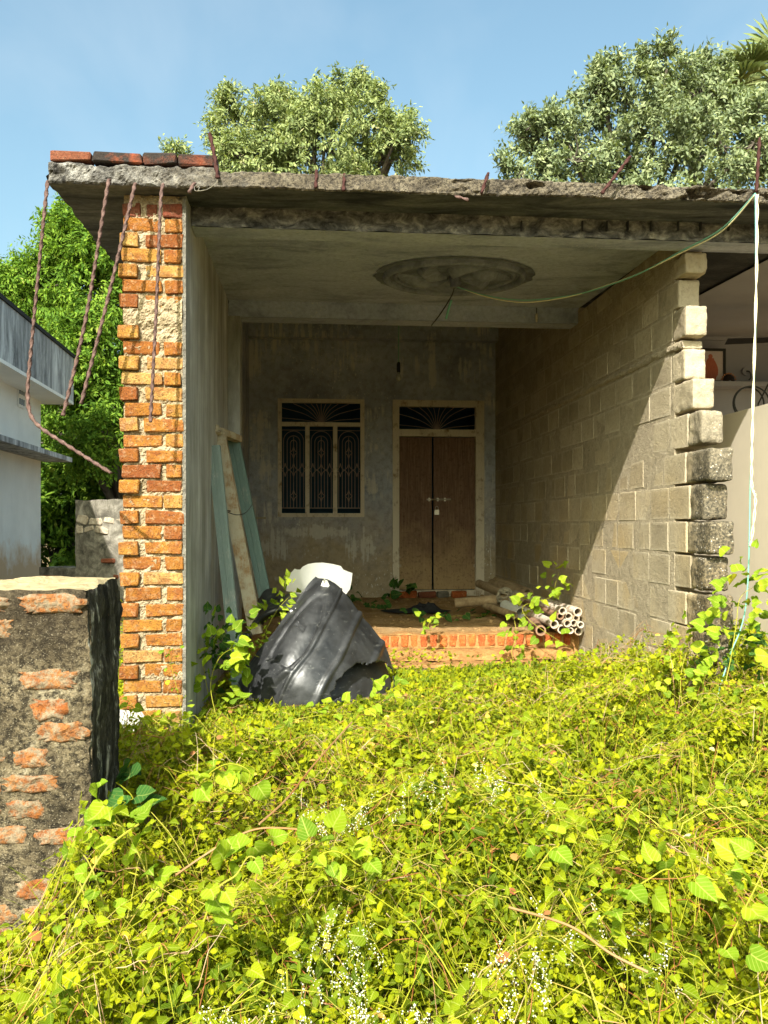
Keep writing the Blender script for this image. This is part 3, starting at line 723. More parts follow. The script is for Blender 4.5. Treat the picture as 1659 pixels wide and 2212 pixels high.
for ci, (z0, z1, v0) in enumerate(courses):
    v = v0; first = True
    while v < VB - 0.02:
        ln = round(random.choice((0.30, 0.34, 0.38)) if not first else (0.36 if ci % 2 else 0.22), 2)
        ln = min(ln, VB - v)
        if ln < 0.06: break
        me = end_block(ln - .012, z1 - z0, ci) if first else block_mesh(ln - 0.012, (z1 - z0), ci % 2)
        o = link_mesh('block', me, None, right_wall,
                      Matrix.Translation((UR + 0.079 + random.uniform(-.0025, .0025) + (0.006 if first and ci >= 7 else 0), v + ln / 2, (z0 + z1) / 2))
                      @ Matrix.Rotation(random.uniform(-.008, .008), 4, 'X'))
        v += ln; first = False
for ci in range(4):                             # courses above the inner beam
    v = V2 + 0.26
    z0 = 3.47 + ci * 0.225
    while v < VB - 0.05:
        ln = min(0.36, VB - v)
        link_mesh('block', block_mesh(ln - 0.012, 0.21, 0), None, right_wall, Matrix.Translation((UR + 0.079, v + ln / 2, z0 + 0.11))); v += ln
rt = MB(); rt.box(UR + .0015, UR + .15, .435, V2 - .002, 3.461, 3.60); rt.build('wall_head', mat_block_mortar, right_wall)
v = .44
while v < V2 - .06:                             # cut blocks between the wall and the porch ceiling
    ln = min(random.choice((.30, .36, .40)), V2 - v)
    link_mesh('block', block_mesh(ln - .012, .145, 0), None, right_wall, Matrix.Translation((UR + .079 + random.uniform(-.002, .002), v + ln / 2, 3.522))); v += ln
rwj = MB()                                      # ragged line of squeezed mortar
def sq(s, t):
    v = 0.4 + 5.8 * s; a = math.pi * t; r = 0.014 + 0.012 * fbm((v, 0, 0), 6, 3)
    r = max(0.003, r)
    return (UR + 0.002 - r * math.sin(a) * (1 + 0.6 * fbm((v, 3, t), 30, 2)), v, 2.795 + 0.028 * math.cos(a) + 0.012 * fbm((v, 1, 0), 5, 2))
rwj.grid(sq, 300, 6); rwj.build('mortar_bead', mat_block_mortar, right_wall)

# ---- back wall with a window and a door opening
wx0, wz1 = onv(600, 862, VB).x, onv(690, 862, VB).z
wx1, wz0 = onv(787, 862, VB).x, onv(690, 1117, VB).z
dx0, dz1 = onv(848, 865, VB).x, onv(945, 865, VB).z
dx1, dz0 = onv(1045, 865, VB).x, onv(945, 1287, VB).z
FZ = dz0
bwl = MB(); T = 0.22
bwl.box(0.2, wx0, VB, VB + T, 0.2, 4.45); bwl.box(wx0, wx1, VB, VB + T, wz1, 4.45); bwl.box(wx0, wx1, VB, VB + T, 0.2, wz0)
bwl.box(wx1, dx0, VB, VB + T, 0.2, 4.45); bwl.box(dx0, dx1, VB, VB + T, dz1, 4.45); bwl.box(dx0, dx1, VB, VB + T, 0.2, dz0)
bwl.box(dx1, 4.0, VB, VB + T, 0.2, 4.45)
HL(bwl, 'back_wall', mat_back)
lint = MB(); zl = onv(700, 848, VB).z
lint.box(0.3, UR, VB - 0.012, VB - 0.0005, zl, 4.10); HL(lint, 'wall_band', mat_back)
bb = MB(); bb.box(0.3, UR, VB - 0.20, VB - 0.013, 4.10, 4.46); HL(bb, 'back_beam', mat_back)
rr_ = MB(); rr_.box(0.1, 4.1, V2 + 0.251, VB + 0.3, 4.45, 4.57); rr_.box(0.1, 4.1, V2 + 0.0, V2 + 0.25, 3.7, 4.57); HL(rr_, 'rear_roof', mat_ceiling)
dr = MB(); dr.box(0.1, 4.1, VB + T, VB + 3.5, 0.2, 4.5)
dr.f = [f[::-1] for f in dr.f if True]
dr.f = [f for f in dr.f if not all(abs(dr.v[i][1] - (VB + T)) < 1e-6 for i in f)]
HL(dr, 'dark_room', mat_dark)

# ---- window
def bar(mb, u0, u1, z0, z1, v0=VB - 0.03, v1=VB + 0.06): mb.box(u0, u1, v0, v1, z0, z1)
win = MB(); fw = 0.055
mz = onv(690, 917, VB).z; m1 = onv(664, 1000, VB).x; m2 = onv(724, 1000, VB).x
bar(win, wx0, wx0 + fw, wz0, wz1); bar(win, wx1 - fw, wx1, wz0, wz1)
window = HL(win, 'window', mat_frame)
window['label'] = 'triple casement window with iron scroll grilles'
for nm, a in (('top_rail', (wx0 + fw, wx1 - fw, wz1 - fw, wz1)), ('sill_rail', (wx0 + fw, wx1 - fw, wz0, wz0 + fw)), ('transom', (wx0 + fw, wx1 - fw, mz - .025, mz + .03)),
              ('mullion', (m1 - .03, m1 + .03, wz0 + fw, mz - .025)), ('mullion', (m2 - .03, m2 + .03, wz0 + fw, mz - .025))):
    t_ = MB(); bar(t_, *a, VB - 0.024, VB + 0.055); t_.build(nm, mat_frame, window)
VG = VB + 0.075; gr_r = 0.0055
def fan_grille(x0, x1, z0, z1, n):
    gmb = MB(); c = (x0 + x1) / 2; w = (x1 - x0) / 2; h = z1 - z0
    for i in range(n):
        a = math.pi * (i + 0.5) / n; s = math.cos(a); k = math.sin(a)
        rx = w * 1.0 / max(abs(s), 1e-3); rz = h / max(k, 1e-3); rr2 = min(rx, rz)
        e = Vector((c + s * rr2, VG, z0 + k * rr2))
        mid = Vector((c + s * rr2 * 0.45, VG, z0 + k * rr2 * 0.62 ))
        gmb.tube(catmull([(c + s * 0.01, VG, z0), mid, e], 8), gr_r, 5)
    return gmb
fan_grille(wx0 + fw, wx1 - fw, mz + .03, wz1 - fw, 13).build('fan_grille', mat_grille, window)
def panel_grille(x0, x1, z0, z1):
    gmb = MB(); c = (x0 + x1) / 2; w = (x1 - x0) / 2; h = z1 - z0
    for k in (0.86, 0.55, 0.27):
        zt = z1 - 0.05 * h - (0.86 - k) * 0.18 * h
        arc = [(c - w * k, VG, z0 + 0.06 * h)] + [(c - w * k * math.cos(math.pi * i / 12), VG, zt - w * k + w * k * 1.0 * math.sin(math.pi * i / 12)) for i in range(13)] + [(c + w * k, VG, z0 + 0.06 * h)]
        gmb.tube(arc, gr_r, 5)
    gmb.tube([(c, VG, z0 + 0.06 * h), (c, VG, z1 - .5 * w - 0.05 * h)], gr_r, 5)
    gmb.tube([(x0, VG, z0 + 0.06 * h), (x1, VG, z0 + 0.06 * h)], gr_r * 1.3, 5); gmb.tube([(x0, VG, z1 - 0.04 * h), (x1, VG, z1 - 0.04 * h)], gr_r, 5)
    def diamond(dx, zz, rw_, rh):
        for s in (-1, 1):
            gmb.tube(catmull([(c + dx, VG - .006, zz + rh), (c + dx + s * rw_ * .35, VG - .006, zz + rh * .35), (c + dx + s * rw_, VG - .006, zz), (c + dx + s * rw_ * .35, VG - .006, zz - rh * .35), (c + dx, VG - .006, zz - rh)], 10), gr_r, 5)
    diamond(0, z0 + .70 * h, .05, .085); diamond(0, z0 + .20 * h, .05, .085); diamond(0, z0 + .50 * h, .06, .095)
    diamond(-w * .72, z0 + .50 * h, .05, .095); diamond(w * .72, z0 + .50 * h, .05, .095)
    return gmb
for a, b in ((wx0 + fw, m1 - .03), (m1 + .03, m2 - .03), (m2 + .03, wx1 - fw)):
    panel_grille(a, b, wz0 + fw, mz - .025).build('panel_grille', mat_grille, window)
sh = MB(); q = onv(556, 1119, VB); sh.box(q.x - .14, q.x + .12, VB - .09, VB - .001, q.z - .012, q.z + .012); HL(sh, 'wall_shelf', mat_oldwood)

# ---- door
lx0, lx1 = onv(862, 1000, VB).x, onv(1027, 1000, VB).x
lz0, lz1 = onv(945, 1275, VB).z, onv(945, 943, VB).z
tz0, tz1 = onv(945, 928, VB).z, onv(945, 879, VB).z
door = HL(MB(), 'door', mat_frame); 
dm = MB(); dm.box(dx0, lx0, VB - .035, VB + .07, dz0, dz1); dm.box(lx1, dx1, VB - .035, VB + .07, dz0, dz1)
old = door.data; door.data = dm.mesh('door'); door.data.materials.append(mat_frame)
door['label'] = 'double plank door in a worn cream frame'
for nm, a in (('head_rail', (lx0, lx1, tz1, dz1)), ('transom', (lx0, lx1, lz1, tz0)), ('threshold', (lx0, lx1, dz0, lz0))):
    t_ = MB(); bar(t_, *a, VB - 0.03, VB + 0.065); t_.build(nm, mat_frame, door)
gap = onv(934.5, 1000, VB).x
for a, b in ((lx0 + .006, gap - .010), (gap + .016, lx1 - .006)):
    t_ = MB(); t_.box(a, b, VB + .012, VB + .045, lz0 + .01, lz1 - .012); t_.build('door_leaf', mat_door, door)
fan_grille(lx0, lx1, tz0, tz1, 12).build('fan_grille', mat_grille, door)
q0, q1 = onv(922, 1079, VB), onv(974, 1079, VB)
t_ = MB(); t_.tube([(q0.x, VB - .005, q0.z), (q1.x, VB - .005, q1.z)], .011, 8)
for k in (0.1, 0.45, 0.75): t_.box(q0.x + (q1.x - q0.x) * k - .012, q0.x + (q1.x - q0.x) * k + .012, VB - .012, VB + .013, q0.z - .024, q0.z + .024)
t_.build('slide_bolt', mat_steel, door)
for (x, y) in ((1024, 1205), (1024, 1222), (864, 1205), (864, 1222)):
    q = onv(x, y, VB); t_ = MB(); t_.box(q.x - .014, q.x + .014, VB - .042, VB - .0355, q.z - .02, q.z + .02); t_.build('hinge', mat_oldwood, door)
q = onv(943, 1096, VB)
lk = empty('padlock', W(q.x, VB - .02, q.z - .07), HROT); tag(lk, 'small steel padlock hanging from the slide bolt of the double door', 'padlock')
t_ = MB(); t_.box(-.032, .032, -.012, .012, -.035, .035); t_.build('lock_body', mat_steel, lk)
t_ = MB(); t_.tube([(-.02, 0, .03)] + [(-.02 * math.cos(math.pi * i / 8), 0, .06 + .025 * math.sin(math.pi * i / 8)) for i in range(9)] + [(.02, 0, .03)], .005, 6); t_.build('shackle', mat_steel, lk)

# ---- ceiling medallion: raised ring and swirling petals round a hook
mc = (2.39, 1.70)
cl_ = MB(); cl_.grid(lambda s, t: (UI - .01 + (UR + .02 - UI) * s, .425 + (V2 - .42) * t, zc(.425 + (V2 - .42) * t) - .007 + .002 * fbm((s * 4, t * 3, 0), 2.5, 3)), 60, 40)
HL(cl_, 'porch_ceiling', mat_ceiling, smooth=True)
def mpt(x, y, h): return (mc[0] + x, mc[1] + y, zc(mc[1] + y) - h - .007)
md = MB()
def ring(s, t):
    a = 2 * math.pi * s; b = math.pi * t
    return mpt((0.58 + 0.03 * math.cos(b)) * math.cos(a), (0.51 + 0.027 * math.cos(b)) * math.sin(a), 0.055 * math.sin(b) - 0.004)
rg = MB(); rg.grid(ring, 72, 8)
def ring2(s, t):
    a = 2 * math.pi * s; b = math.pi * t
    return mpt((0.50 + 0.02 * math.cos(b)) * math.cos(a), (0.435 + 0.02 * math.cos(b)) * math.sin(a), 0.03 * math.sin(b) - 0.003)
rg.grid(ring2, 72, 5)
md.grid(lambda s, t: mpt(.68 * t * math.cos(2 * math.pi * s) * (1 + .03 * fbm((math.cos(2*math.pi*s), math.sin(2*math.pi*s), 0), 6)), .59 * t * math.sin(2 * math.pi * s) * (1 + .03 * fbm((math.cos(2*math.pi*s), math.sin(2*math.pi*s), 4), 6)), .0065), 72, 6)
mat_petal = mk_soffit('petal_cement', (0.13, 0.14, 0.17), (0.215, 0.225, 0.27), (0.29, 0.305, 0.35), (1, 1, 1), 0.5, 5)
medal = HL(md, 'ceiling_medallion', mat_medallion, smooth=True)
rg.build('moulded_ring', mat_petal, medal, smooth=True)
for k in range(6):
    a0 = 2 * math.pi * k / 6 + 0.35
    def petal(s, t):
        r = 0.06 + 0.36 * s; w_ = 0.42 * math.sin(math.pi * (0.06 + 0.9 * s)) ** .7
        a = a0 + 0.75 * s * s + (2 * t - 1) * w_
        prof = (1 - abs(1.6 * t - .6) if t > .375 else t / .375)
        h = 0.006 + .075 * max(0.0, prof) * math.sin(math.pi * min(1, .12 + .8 * s)) - (.02 if t in (0.0, 1.0) else 0)
        return mpt(r * math.cos(a) * 1.15, r * math.sin(a), h)
    pm = MB(); pm.grid(petal, 14, 10); pm.build('petal', mat_petal, medal, smooth=True)
hk = MB(); hk.tube([mpt(0, 0, 0), mpt(0, 0, .10)], [.045, .035], 10); hk.build('fan_hook_box', mat_medallion, medal)

# ---- plinth, floor, brick edge and steps
VP = 2.745; PZ = 0.454
fl = MB()
def fpt(s, t):
    u = 0.30 + 3.52 * s; v = VP + (VB - VP) * t
    return (u, v, PZ + (FZ - PZ) * t ** 1.3 - 0.012 + 0.016 * fbm((u, v, 0), 2.4, 4) + .008 * fbm((u, v, 3), 12, 3))
fl.grid(fpt, 110, 110)
HL(fl, 'porch_floor', mat_floor, smooth=True)
pm = MB(); pm.box(0.30, UR, VP + 0.01, VP + 0.4, 0.05, PZ - 0.03); HL(pm, 'plinth', mat_step_mortar)
def ledge(name, v0, v1, z0, z1, u0, u1):
    mb_ = MB()
    mb_.grid(lambda s, t: (u0 + (u1 - u0) * s, v0 + .014 * fbm((s * 9, t, v0), 2.5, 3) + 0.01 * t, z0 + (z1 - z0) * t + (.012 * fbm((s * 9, v0, 1), 2, 3) if t == 1 else 0)), 120, 6)
    mb_.grid(lambda s, t: (u0 + (u1 - u0) * s, v0 + .014 * fbm((s * 9, 1, v0), 2.5, 3) * (1 - t) + .01 * (1 - t) + (v1 - v0) * t, z1 + .012 * fbm((s * 9, v0, 1), 2, 3) + .008 * fbm((s * 20, t * 3, 2), 1, 3) * t), 120, 6)
    return HL(mb_, name, mat_step_mortar, smooth=True)
edge = ledge('brick_edge', VP - 0.005, VP + 0.16, 0.315, PZ, 0.5, UR)
step_me = [rough_box_mesh('edge_brick', 0.068, 0.12, 0.112, 0.004, 0.008, 60 + i, mat_brick_step) for i in range(5)]
u = 0.95; i = 0
while u < 3.7:
    link_mesh('brick', step_me[i % 5], None, edge, Matrix.Translation((u, VP + 0.047 + random.uniform(-.006, .006), 0.385 + random.uniform(-.003, .003))) @ Matrix.Rotation(random.uniform(-.04, .04), 4, 'Y'))
    u += 0.0945; i += 1
ledge('upper_step', VP - 0.17, VP - 0.004, 0.22, 0.312, 0.9, 3.7)
ledge('lower_step', VP - 0.40, VP - 0.172, 0.10, 0.216, 1.1, 3.4)

# ---- reinforcement bars hanging from and standing on the slab
def rebar(pts, r=0.0105, n=None, mat=mat_rust, nm='reinforcement_bar'):
    P = [HI @ p for p in pts]
    L_ = sum((P[i+1] - P[i]).length for i in range(len(P) - 1)); n = n or max(6, int(L_ / 0.012))
    path = catmull(P, n) if len(P) > 2 else [P[0].lerp(P[1], i / n) for i in range(n + 1)]
    mb_ = MB(); mb_.tube(path, r, 8, True, 2 * math.pi / 0.13, 2, 0.28)
    return mb_.build(nm, mat, slab, smooth=True)
YB = 5.12
rebar([at(103, 392, 5.13), at(97, 450, 5.08), at(80, 620, 5.05), at(64, 790, 5.03), at(60, 850, 5.02), at(66, 895, 5.0), at(90, 925, 4.97), at(150, 965, 4.92), at(240, 1022, 4.85)])
rebar([at(236, 388, 5.14), at(228, 430, 5.07), at(185, 690, 5.02), at(136, 898, 4.98)])
rebar([at(292, 396, 5.15), at(282, 440, 5.08), at(232, 650, 5.03), at(175, 873, 5.0)])
rebar([at(353, 398, 5.16), at(347, 440, 5.10), at(338, 660, 5.06), at(325, 912, 5.03)], 0.010)
rebar([at(420, 396, 5.17), at(409, 416, 5.10)], 0.011)
rebar([at(453, 288, 5.20), at(462, 330, 5.19), at(471, 385, 5.17)], 0.012, mat=mat_rust_dark)
for a, b in (((684, 368), (682, 406)), ((744, 376), (742, 412)), ((1055, 374), (1040, 418)), ((1362, 338), (1300, 418)), ((1641, 298), (1634, 415))):
    Yd = 5.2 + 0.13 * (b[0] / 1659)
    rebar([at(a[0], a[1], Yd), at(b[0], b[1], Yd - .02)], 0.0105, mat=mat_rust_dark)
rebar([at(984, 424, 5.25), at(1012, 432, 5.18)], 0.009)
lw_ = MB(); lw_.tube(catmull([HI @ at(x, y, 5.14) for x, y in ((470, 392), (455, 405), (440, 411), (422, 412), (421, 402), (430, 404), (428, 412))], 40), .0018, 4); lw_.build('binding_wire', mat_steel, slab)

# ================================================================== NEXT DOOR ON THE RIGHT
nh = empty('neighbouring_porch', HO, HROT)
tag(nh, 'neighbouring whitewashed porch seen past the broken end of the block wall', 'building')
NV = 3.94; NU = 4.65
t_ = MB(); t_.box(UR + 0.163, 8.5, NV, NV + .15, 0.2, 3.9); t_.build('back_wall', mat_white_clean, nh)
nt_ = onu(1620, 882, NU).z
t_ = MB(); t_.box(NU, NU + .12, -0.6, NV - .001, 0.1, nt_); t_.build('side_wall', mat_cream, nh)
t_ = MB(); t_.box(NU - .006, NU - .0005, 0.47, 0.486, 0.1, nt_ - .01); t_.build('wall_seam', mat_passage, nh)
t_ = MB(); t_.grid(lambda s, t: (4.72 + 3.8 * s, .45 + (NV - .45) * t, zc(.45 + (NV - .45) * t) - .03), 6, 6, flip=True); t_.build('painted_ceiling', mat_white_clean, nh)
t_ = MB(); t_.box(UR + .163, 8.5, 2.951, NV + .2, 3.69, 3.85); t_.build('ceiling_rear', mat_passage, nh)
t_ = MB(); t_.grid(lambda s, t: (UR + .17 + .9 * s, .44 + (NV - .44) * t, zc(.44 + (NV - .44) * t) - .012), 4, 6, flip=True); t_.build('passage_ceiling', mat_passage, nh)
zsf = onv(1600, 833, NV).z
t_ = MB(); t_.box(UR + .17, 8.4, NV - .28, NV - .001, zsf - .05, zsf); t_.build('wall_shelf', mat_white_clean, nh)
zl2 = onv(1600, 718, NV).z
t_ = MB(); t_.box(UR + .17, 8.4, NV - .03, NV - .0015, zl2 - .1, zl2); t_.build('wall_band', mat_white_clean, nh)
t_ = MB(); t_.box(UR + .163, 8.5, 0.6, NV, 0.2, 0.45); t_.build('floor', mat_floor, nh)

# framed devotional print on the shelf: only flat printed shapes
VF = NV - .14
p0 = onv(1494, 752, VF); p1 = onv(1567, 818, VF)
fr = empty('framed_picture', W((p0.x + p1.x) / 2, VF, zsf), HROT)
tag(fr, 'dark framed picture of a figure in red robes standing on the shelf', 'picture')
w2, h2 = (p1.x - p0.x) / 2, (p0.z - zsf)
t_ = MB(); f_ = .03
t_.box(-w2, w2, -.012, .012, 0, f_); t_.box(-w2, w2, -.012, .012, h2 - f_, h2); t_.box(-w2, -w2 + f_, -.0115, .0115, f_, h2 - f_); t_.box(w2 - f_, w2, -.0115, .0115, f_, h2 - f_)
t_.build('frame', plain('frame_black', (.02, .022, .02)), fr)
def mk_print():
    m = M('devotional_print', 0.5, .3); p = m.pos((1, 1, 1), 'Generated'); s = m.sep(p)
    c = m.mix(m.noise(p, 9, 3), (.55, .52, .50), (.42, .36, .42))
    dx = m.math('ABSOLUTE', m.math('SUBTRACT', s[0], m.math('ADD', 0.52, m.math('MULTIPLY', m.noise(p, 5, 2), .1))))
    hd = m.math('LESS_THAN', m.math('ADD', m.math('POWER', m.math('SUBTRACT', s[0], .56), 2.0), m.math('POWER', m.math('SUBTRACT', s[2], .82), 2.0)), .006)
    body = m.math('MAXIMUM', hd, m.math('MULTIPLY', m.math('LESS_THAN', dx, m.math('ADD', .16, m.math('MULTIPLY', m.math('SINE', m.math('MULTIPLY', s[2], 5.0)), .10))), m.math('LESS_THAN', s[2], .76)))
    c = m.mix(body, c, m.mix(m.noise(m.pos((9, 1, 2), 'Generated'), 3, 4), (.30, .03, .03), (.48, .20, .10)))
    m.color(c); return m.m
t_ = MB(); t_.box(-w2 + f_, w2 - f_, -.004, .004, f_, h2 - f_); t_.build('print', mk_print(), fr)
# mask ornament
q = onv(1573, 806, VF)
mk = empty('mask_ornament', W(q.x, VF, zsf), HROT); tag(mk, 'round dark mask ornament with a beaded orange rim beside the framed picture', 'ornament')
t_ = MB(); r_ = .075
t_.grid(lambda s, t: (r_ * t * math.cos(math.pi * (s * 1.3 - .15)), -.045 * (1 - t * t), .028 + r_ * t * math.sin(math.pi * (s * 1.3 - .15))), 20, 6); t_.box(-.05, .05, -.02, .02, 0, .02); t_.build('face', plain('mask_dark', (.03, .02, .018)), mk)
for k in range(13):
    a = math.pi * (k / 12 * 1.3 - .15); b_ = MB(); c_ = Vector((r_ * 1.08 * math.cos(a), -.01, .028 + r_ * 1.08 * math.sin(a)))
    b_.tube([c_ + Vector((0, .01, 0)), c_ + Vector((0, -.012, 0))], .009, 6); b_.build('bead', plain('bead', (.55, .25, .12)) if k == 0 else bpy.data.materials['bead'], mk)
# lamp holder on the wall
q = onv(1609, 803, NV)
lh = empty('lamp_holder', W(q.x, NV - .001, q.z), HROT); tag(lh, 'round pale lamp holder with a dangling wire on the neighbouring wall', 'lamp holder')
t_ = MB(); t_.tube([(0, -.03, 0), (0, 0, 0)], .045, 14); t_.build('rose', mat_white_clean, lh)
t_ = MB(); t_.tube(catmull([(0, -.03, 0), (.03, -.05, -.01), (.05, -.04, -.07), (.03, -.03, -.1)], 12), .007, 5); t_.build('wire', mat_wire_black, lh)
# ceiling fan
cf = empty('ceiling_fan', at(1712, 735, 8.1), HROT); tag(cf, 'dark three-bladed ceiling fan hanging in the neighbouring porch', 'fan')
t_ = MB(); t_.tube([(0, 0, .10), (0, 0, .35)], .012, 8); t_.build('rod', mat_cloth_black, cf)
t_ = MB(); t_.tube([(0, 0, -.06), (0, 0, -.02), (0, 0, .05), (0, 0, .10)], [.06, .10, .10, .05], 14); t_.build('motor', mat_cloth_black, cf)
for a in (165, 192 + 90, 45):
    t_ = MB(); c_, s_ = math.cos(R(a)), math.sin(R(a))
    t_.grid(lambda s, t: ((.1 + .5 * s) * c_ - (t - .5) * (.09 + .05 * s) * s_, (.1 + .5 * s) * s_ + (t - .5) * (.09 + .05 * s) * c_, .01 + .03 * (t - .5)), 5, 2); t_.build('blade', mat_cloth_black, cf)
# coil of cable on the side wall top and things there
cb = MB(); c0 = HI @ at(1625, 868, 8.0)
pts = [c0 + Vector((.17 * math.cos(a) * (1 - .02 * a), 0.01 * a, .15 * math.sin(a))) for a in np.linspace(0, 4 * math.pi, 60)] + [c0 + Vector((.3, .1, .35)), c0 + Vector((.5, .1, .6))]
o = cb.tube(pts, .008, 5).build('cable_coil', mat_wire_black, None, HM); tag(o, 'loose coil of black cable behind the cream side wall', 'cable')

# ================================================================== WHITE HOUSE, FAR LEFT
LROT = R(7.0)
C0 = at(88, 1245, 17.0)
LHM = Vector((C0.x, C0.y, 0))
wh = empty('white_house', LHM, LROT); tag(wh, 'white single-storey house at the left with black-streaked parapet and window ledge', 'house')
# local: x to the right, y away from the camera; the wall seen is the plane x=0 for y<0
def lz(y, Y=17.0): return CAMZ - (y * K - HORIZON) / FPX * Y
zr0, zr1, zl_ = lz(868), lz(765), lz(994)
t_ = MB()
wy0, wy1, wz0_, wz1_ = -4.32, -2.55, lz(1092, 14.0), lz(962, 14.0)
t_.box(-6, 0, wy1, 0, 0.1, zr0); t_.box(-6, 0, -12, wy0, 0.1, zr0); t_.box(-6, 0, wy0, wy1, 0.1, wz0_); t_.box(-6, 0, wy0, wy1, wz1_, zr0); t_.box(-6, -.35, wy0, wy1, wz0_, wz1_)
t_.build('wall', mat_white, wh)
t_ = MB(); t_.box(-6, .55, -12, .35, zr0, zr0 + .06); t_.build('roof_slab', mat_white, wh)
t_ = MB(); t_.box(.43, .551, -12, .352, zr0 + .061, zr1); t_.box(-6, .43, .23, .351, zr0 + .061, zr1 - .002); pr = t_.build('parapet', mat_parapet, wh)
t_ = MB(); t_.box(.40, .58, -12, .38, zr1 + .001, zr1 + .07); t_.build('coping', mat_coping, pr)
t_ = MB(); t_.box(.001, .55, -9, .25, zl_ - .02, zl_ + .07); t_.build('window_ledge', mat_parapet, wh)
t_ = MB(); t_.box(-.33, -.28, wy0 + .02, wy1 - .75, wz0_ + .02, wz1_ - .02); wn = t_.build('window', mat_dark, wh)
t_ = MB(); t_.box(-.30, -.24, wy1 - .78, wy1 - .70, wz0_ + .01, wz1_ - .01); t_.build('window_frame', mat_oldwood, wn)
zv0, zv1 = lz(880, 15.6), lz(845, 15.6)
t_ = MB(); t_.box(.001, .03, -1.55, -1.15, zv0, zv1); vt = t_.build('wall_vent', mat_white, wh)
t_ = MB()
for i in range(3):
    for k in range(3): t_.box(.031, .036, -1.51 + .12 * i, -1.45 + .12 * i, zv0 + .05 + .19 * k, zv0 + .16 + .19 * k)
t_.build('vent_hole_shade', mat_dark, vt)  # raised dark plates paint the shade of the lattice openings

# ================================================================== RUINED WALL, LOW KERB
A = at(163, 1080, 13.0); B = at(300, 1085, 12.6)
rz_ = math.atan2(B.y - A.y, B.x - A.x); ln = 2.1
ru = empty('ruined_wall', (A.x, A.y, 0.2), rz_); tag(ru, 'grey ruined wall of rubble and blackened render behind the brick pillar', 'wall')
HZ = A.z - .2
t_ = MB()
t_.grid(lambda s, t: (ln * s + (.03 * fbm((0, 0, t * 5), 2, 3) if s == 0 else 0), .02 * fbm((s * ln, 0, t * 2), 3, 4), HZ * t + (.03 * fbm((s * ln, 3, 0), 2, 3) if t == 1 else 0)), 90, 30)
t_.grid(lambda s, t: (ln * s, .35 * t, HZ + .03 * fbm((s * ln, 3, 0), 2, 3)), 90, 2)
t_.grid(lambda s, t: (.03 * fbm((0, 0, t * 5), 2, 3), .35 * s, HZ * t), 4, 20, flip=True)
t_.build('render', mat_ruin, ru, smooth=True)
rs = random.Random(5)
zz = HZ - .30
for row in range(2):
    x = .01
    while x < 1.55:
        w = rs.uniform(.13, .30); h = rs.uniform(.09, .15)
        if rs.random() < .8:
            me = rough_box_mesh('rubble_stone', w - .02, .08, h, .015, .022, rs.randint(0, 999))
            link_mesh('rubble_stone', me, mat_rubble if rs.random() < .88 else mat_brick_red, ru, Matrix.Translation((x + w / 2, .02 + rs.uniform(0, .01), zz + rs.uniform(-.05, .05))) @ Matrix.Rotation(rs.uniform(-.25, .25), 4, 'Y'))
        x += w
    zz -= .17
for (x, z, w, h) in ((.6, .78, .25, .06), (.75, .55, .10, .06), (.06, .25, .12, .16), (1.0, .62, .09, .05)):
    link_mesh('rubble_stone', rough_box_mesh('rubble_stone', w, .06, h, .012, .015, int(x * 100)), mat_brick_red, ru, Matrix.Translation((x, .012, z)))
p = at(85, 1225, 14.0); q = at(262, 1232, 12.9)
kb = empty('low_garden_wall', (p.x, p.y, .15), math.atan2(q.y - p.y, q.x - p.x)); tag(kb, 'low mossy brick kerb wall between the white house and the ruined wall', 'wall')
t_ = MB(); L2 = (q - p).length; H2 = p.z - .15
t_.grid(lambda s, t: (L2 * s, .02 * fbm((s * 4, 0, t), 3, 3), H2 * t), 60, 8); t_.grid(lambda s, t: (L2 * s, .5 * t, H2 + .02 * fbm((s * 4, t, 5), 3, 3)), 60, 5); t_.build('render', mat_ruin, kb)
for i in range(6):
    link_mesh('brick', rough_box_mesh('brick', rs.uniform(.22, .45), .12, .075, .01, .012, 300 + i), mat_brick_red, kb, Matrix.Translation((.3 + i * .38, .03, H2 - .16 - .02 * (i % 2))))

# ================================================================== WEATHERED GATE STUMP, NEAR LEFT
a = at(185, 1275, 3.0); b = at(245, 1247, 3.74)
st = empty('gate_stump', (a.x, a.y, 0)); tag(st, 'weathered brick boundary pillar with peeling plaster and a side painted dark for shade, near left', 'wall')
SZ = a.z; sd = Vector((b.x - a.x, b.y - a.y, 0)); 
fd = Vector((-1, -0.03, 0))
def dsp(p, k=1.0): return k * (.016 * fbm(p, 5, 5) + .007 * fbm(p, 26, 3))
t_ = MB()
def sf(s, t):
    base = fd * (1.1 * s); z = -.1 + (SZ + .1) * t
    base = base + Vector((.03 * math.sin(z * 2.0) * (1 - s), 0, 0))
    rd = .02 * max(0, 1 - 8 * s) ** 2 + .02 * max(0, 1 - 14 * (1 - t)) ** 2
    return base + Vector((-rd * .6, rd + dsp((base.x, 0, z)), z + (.012 * fbm((base.x, 0, 1), 6, 3) if t == 1 else 0)))
t_.grid(lambda s, t: sf(1 - s, t), 90, 110)
t_.build('plaster_front', mat_stump, st, smooth=True)
t_ = MB()
def ss(s, t):
    z = -.1 + (SZ + .1) * t; base = sd * s + Vector((.03 * math.sin(z * 2.0), 0, 0)); n = Vector((1, .2, 0))
    rd = .02 * max(0, 1 - 8 * s) ** 2 + .02 * max(0, 1 - 14 * (1 - t)) ** 2
    return base + n * (dsp((3, s * .7, z)) - rd * .6 + (.02 * fbm((0, 9, z), 3, 3) if s == 1 else 0)) + Vector((0, rd * .4 if s < .2 else 0, z + (.012 * fbm((s * .7, 2, 1), 6, 3) if t == 1 else 0)))
t_.grid(ss, 60, 110); t_.build('plaster_side', mat_stump_side, st, smooth=True)
t_ = MB()
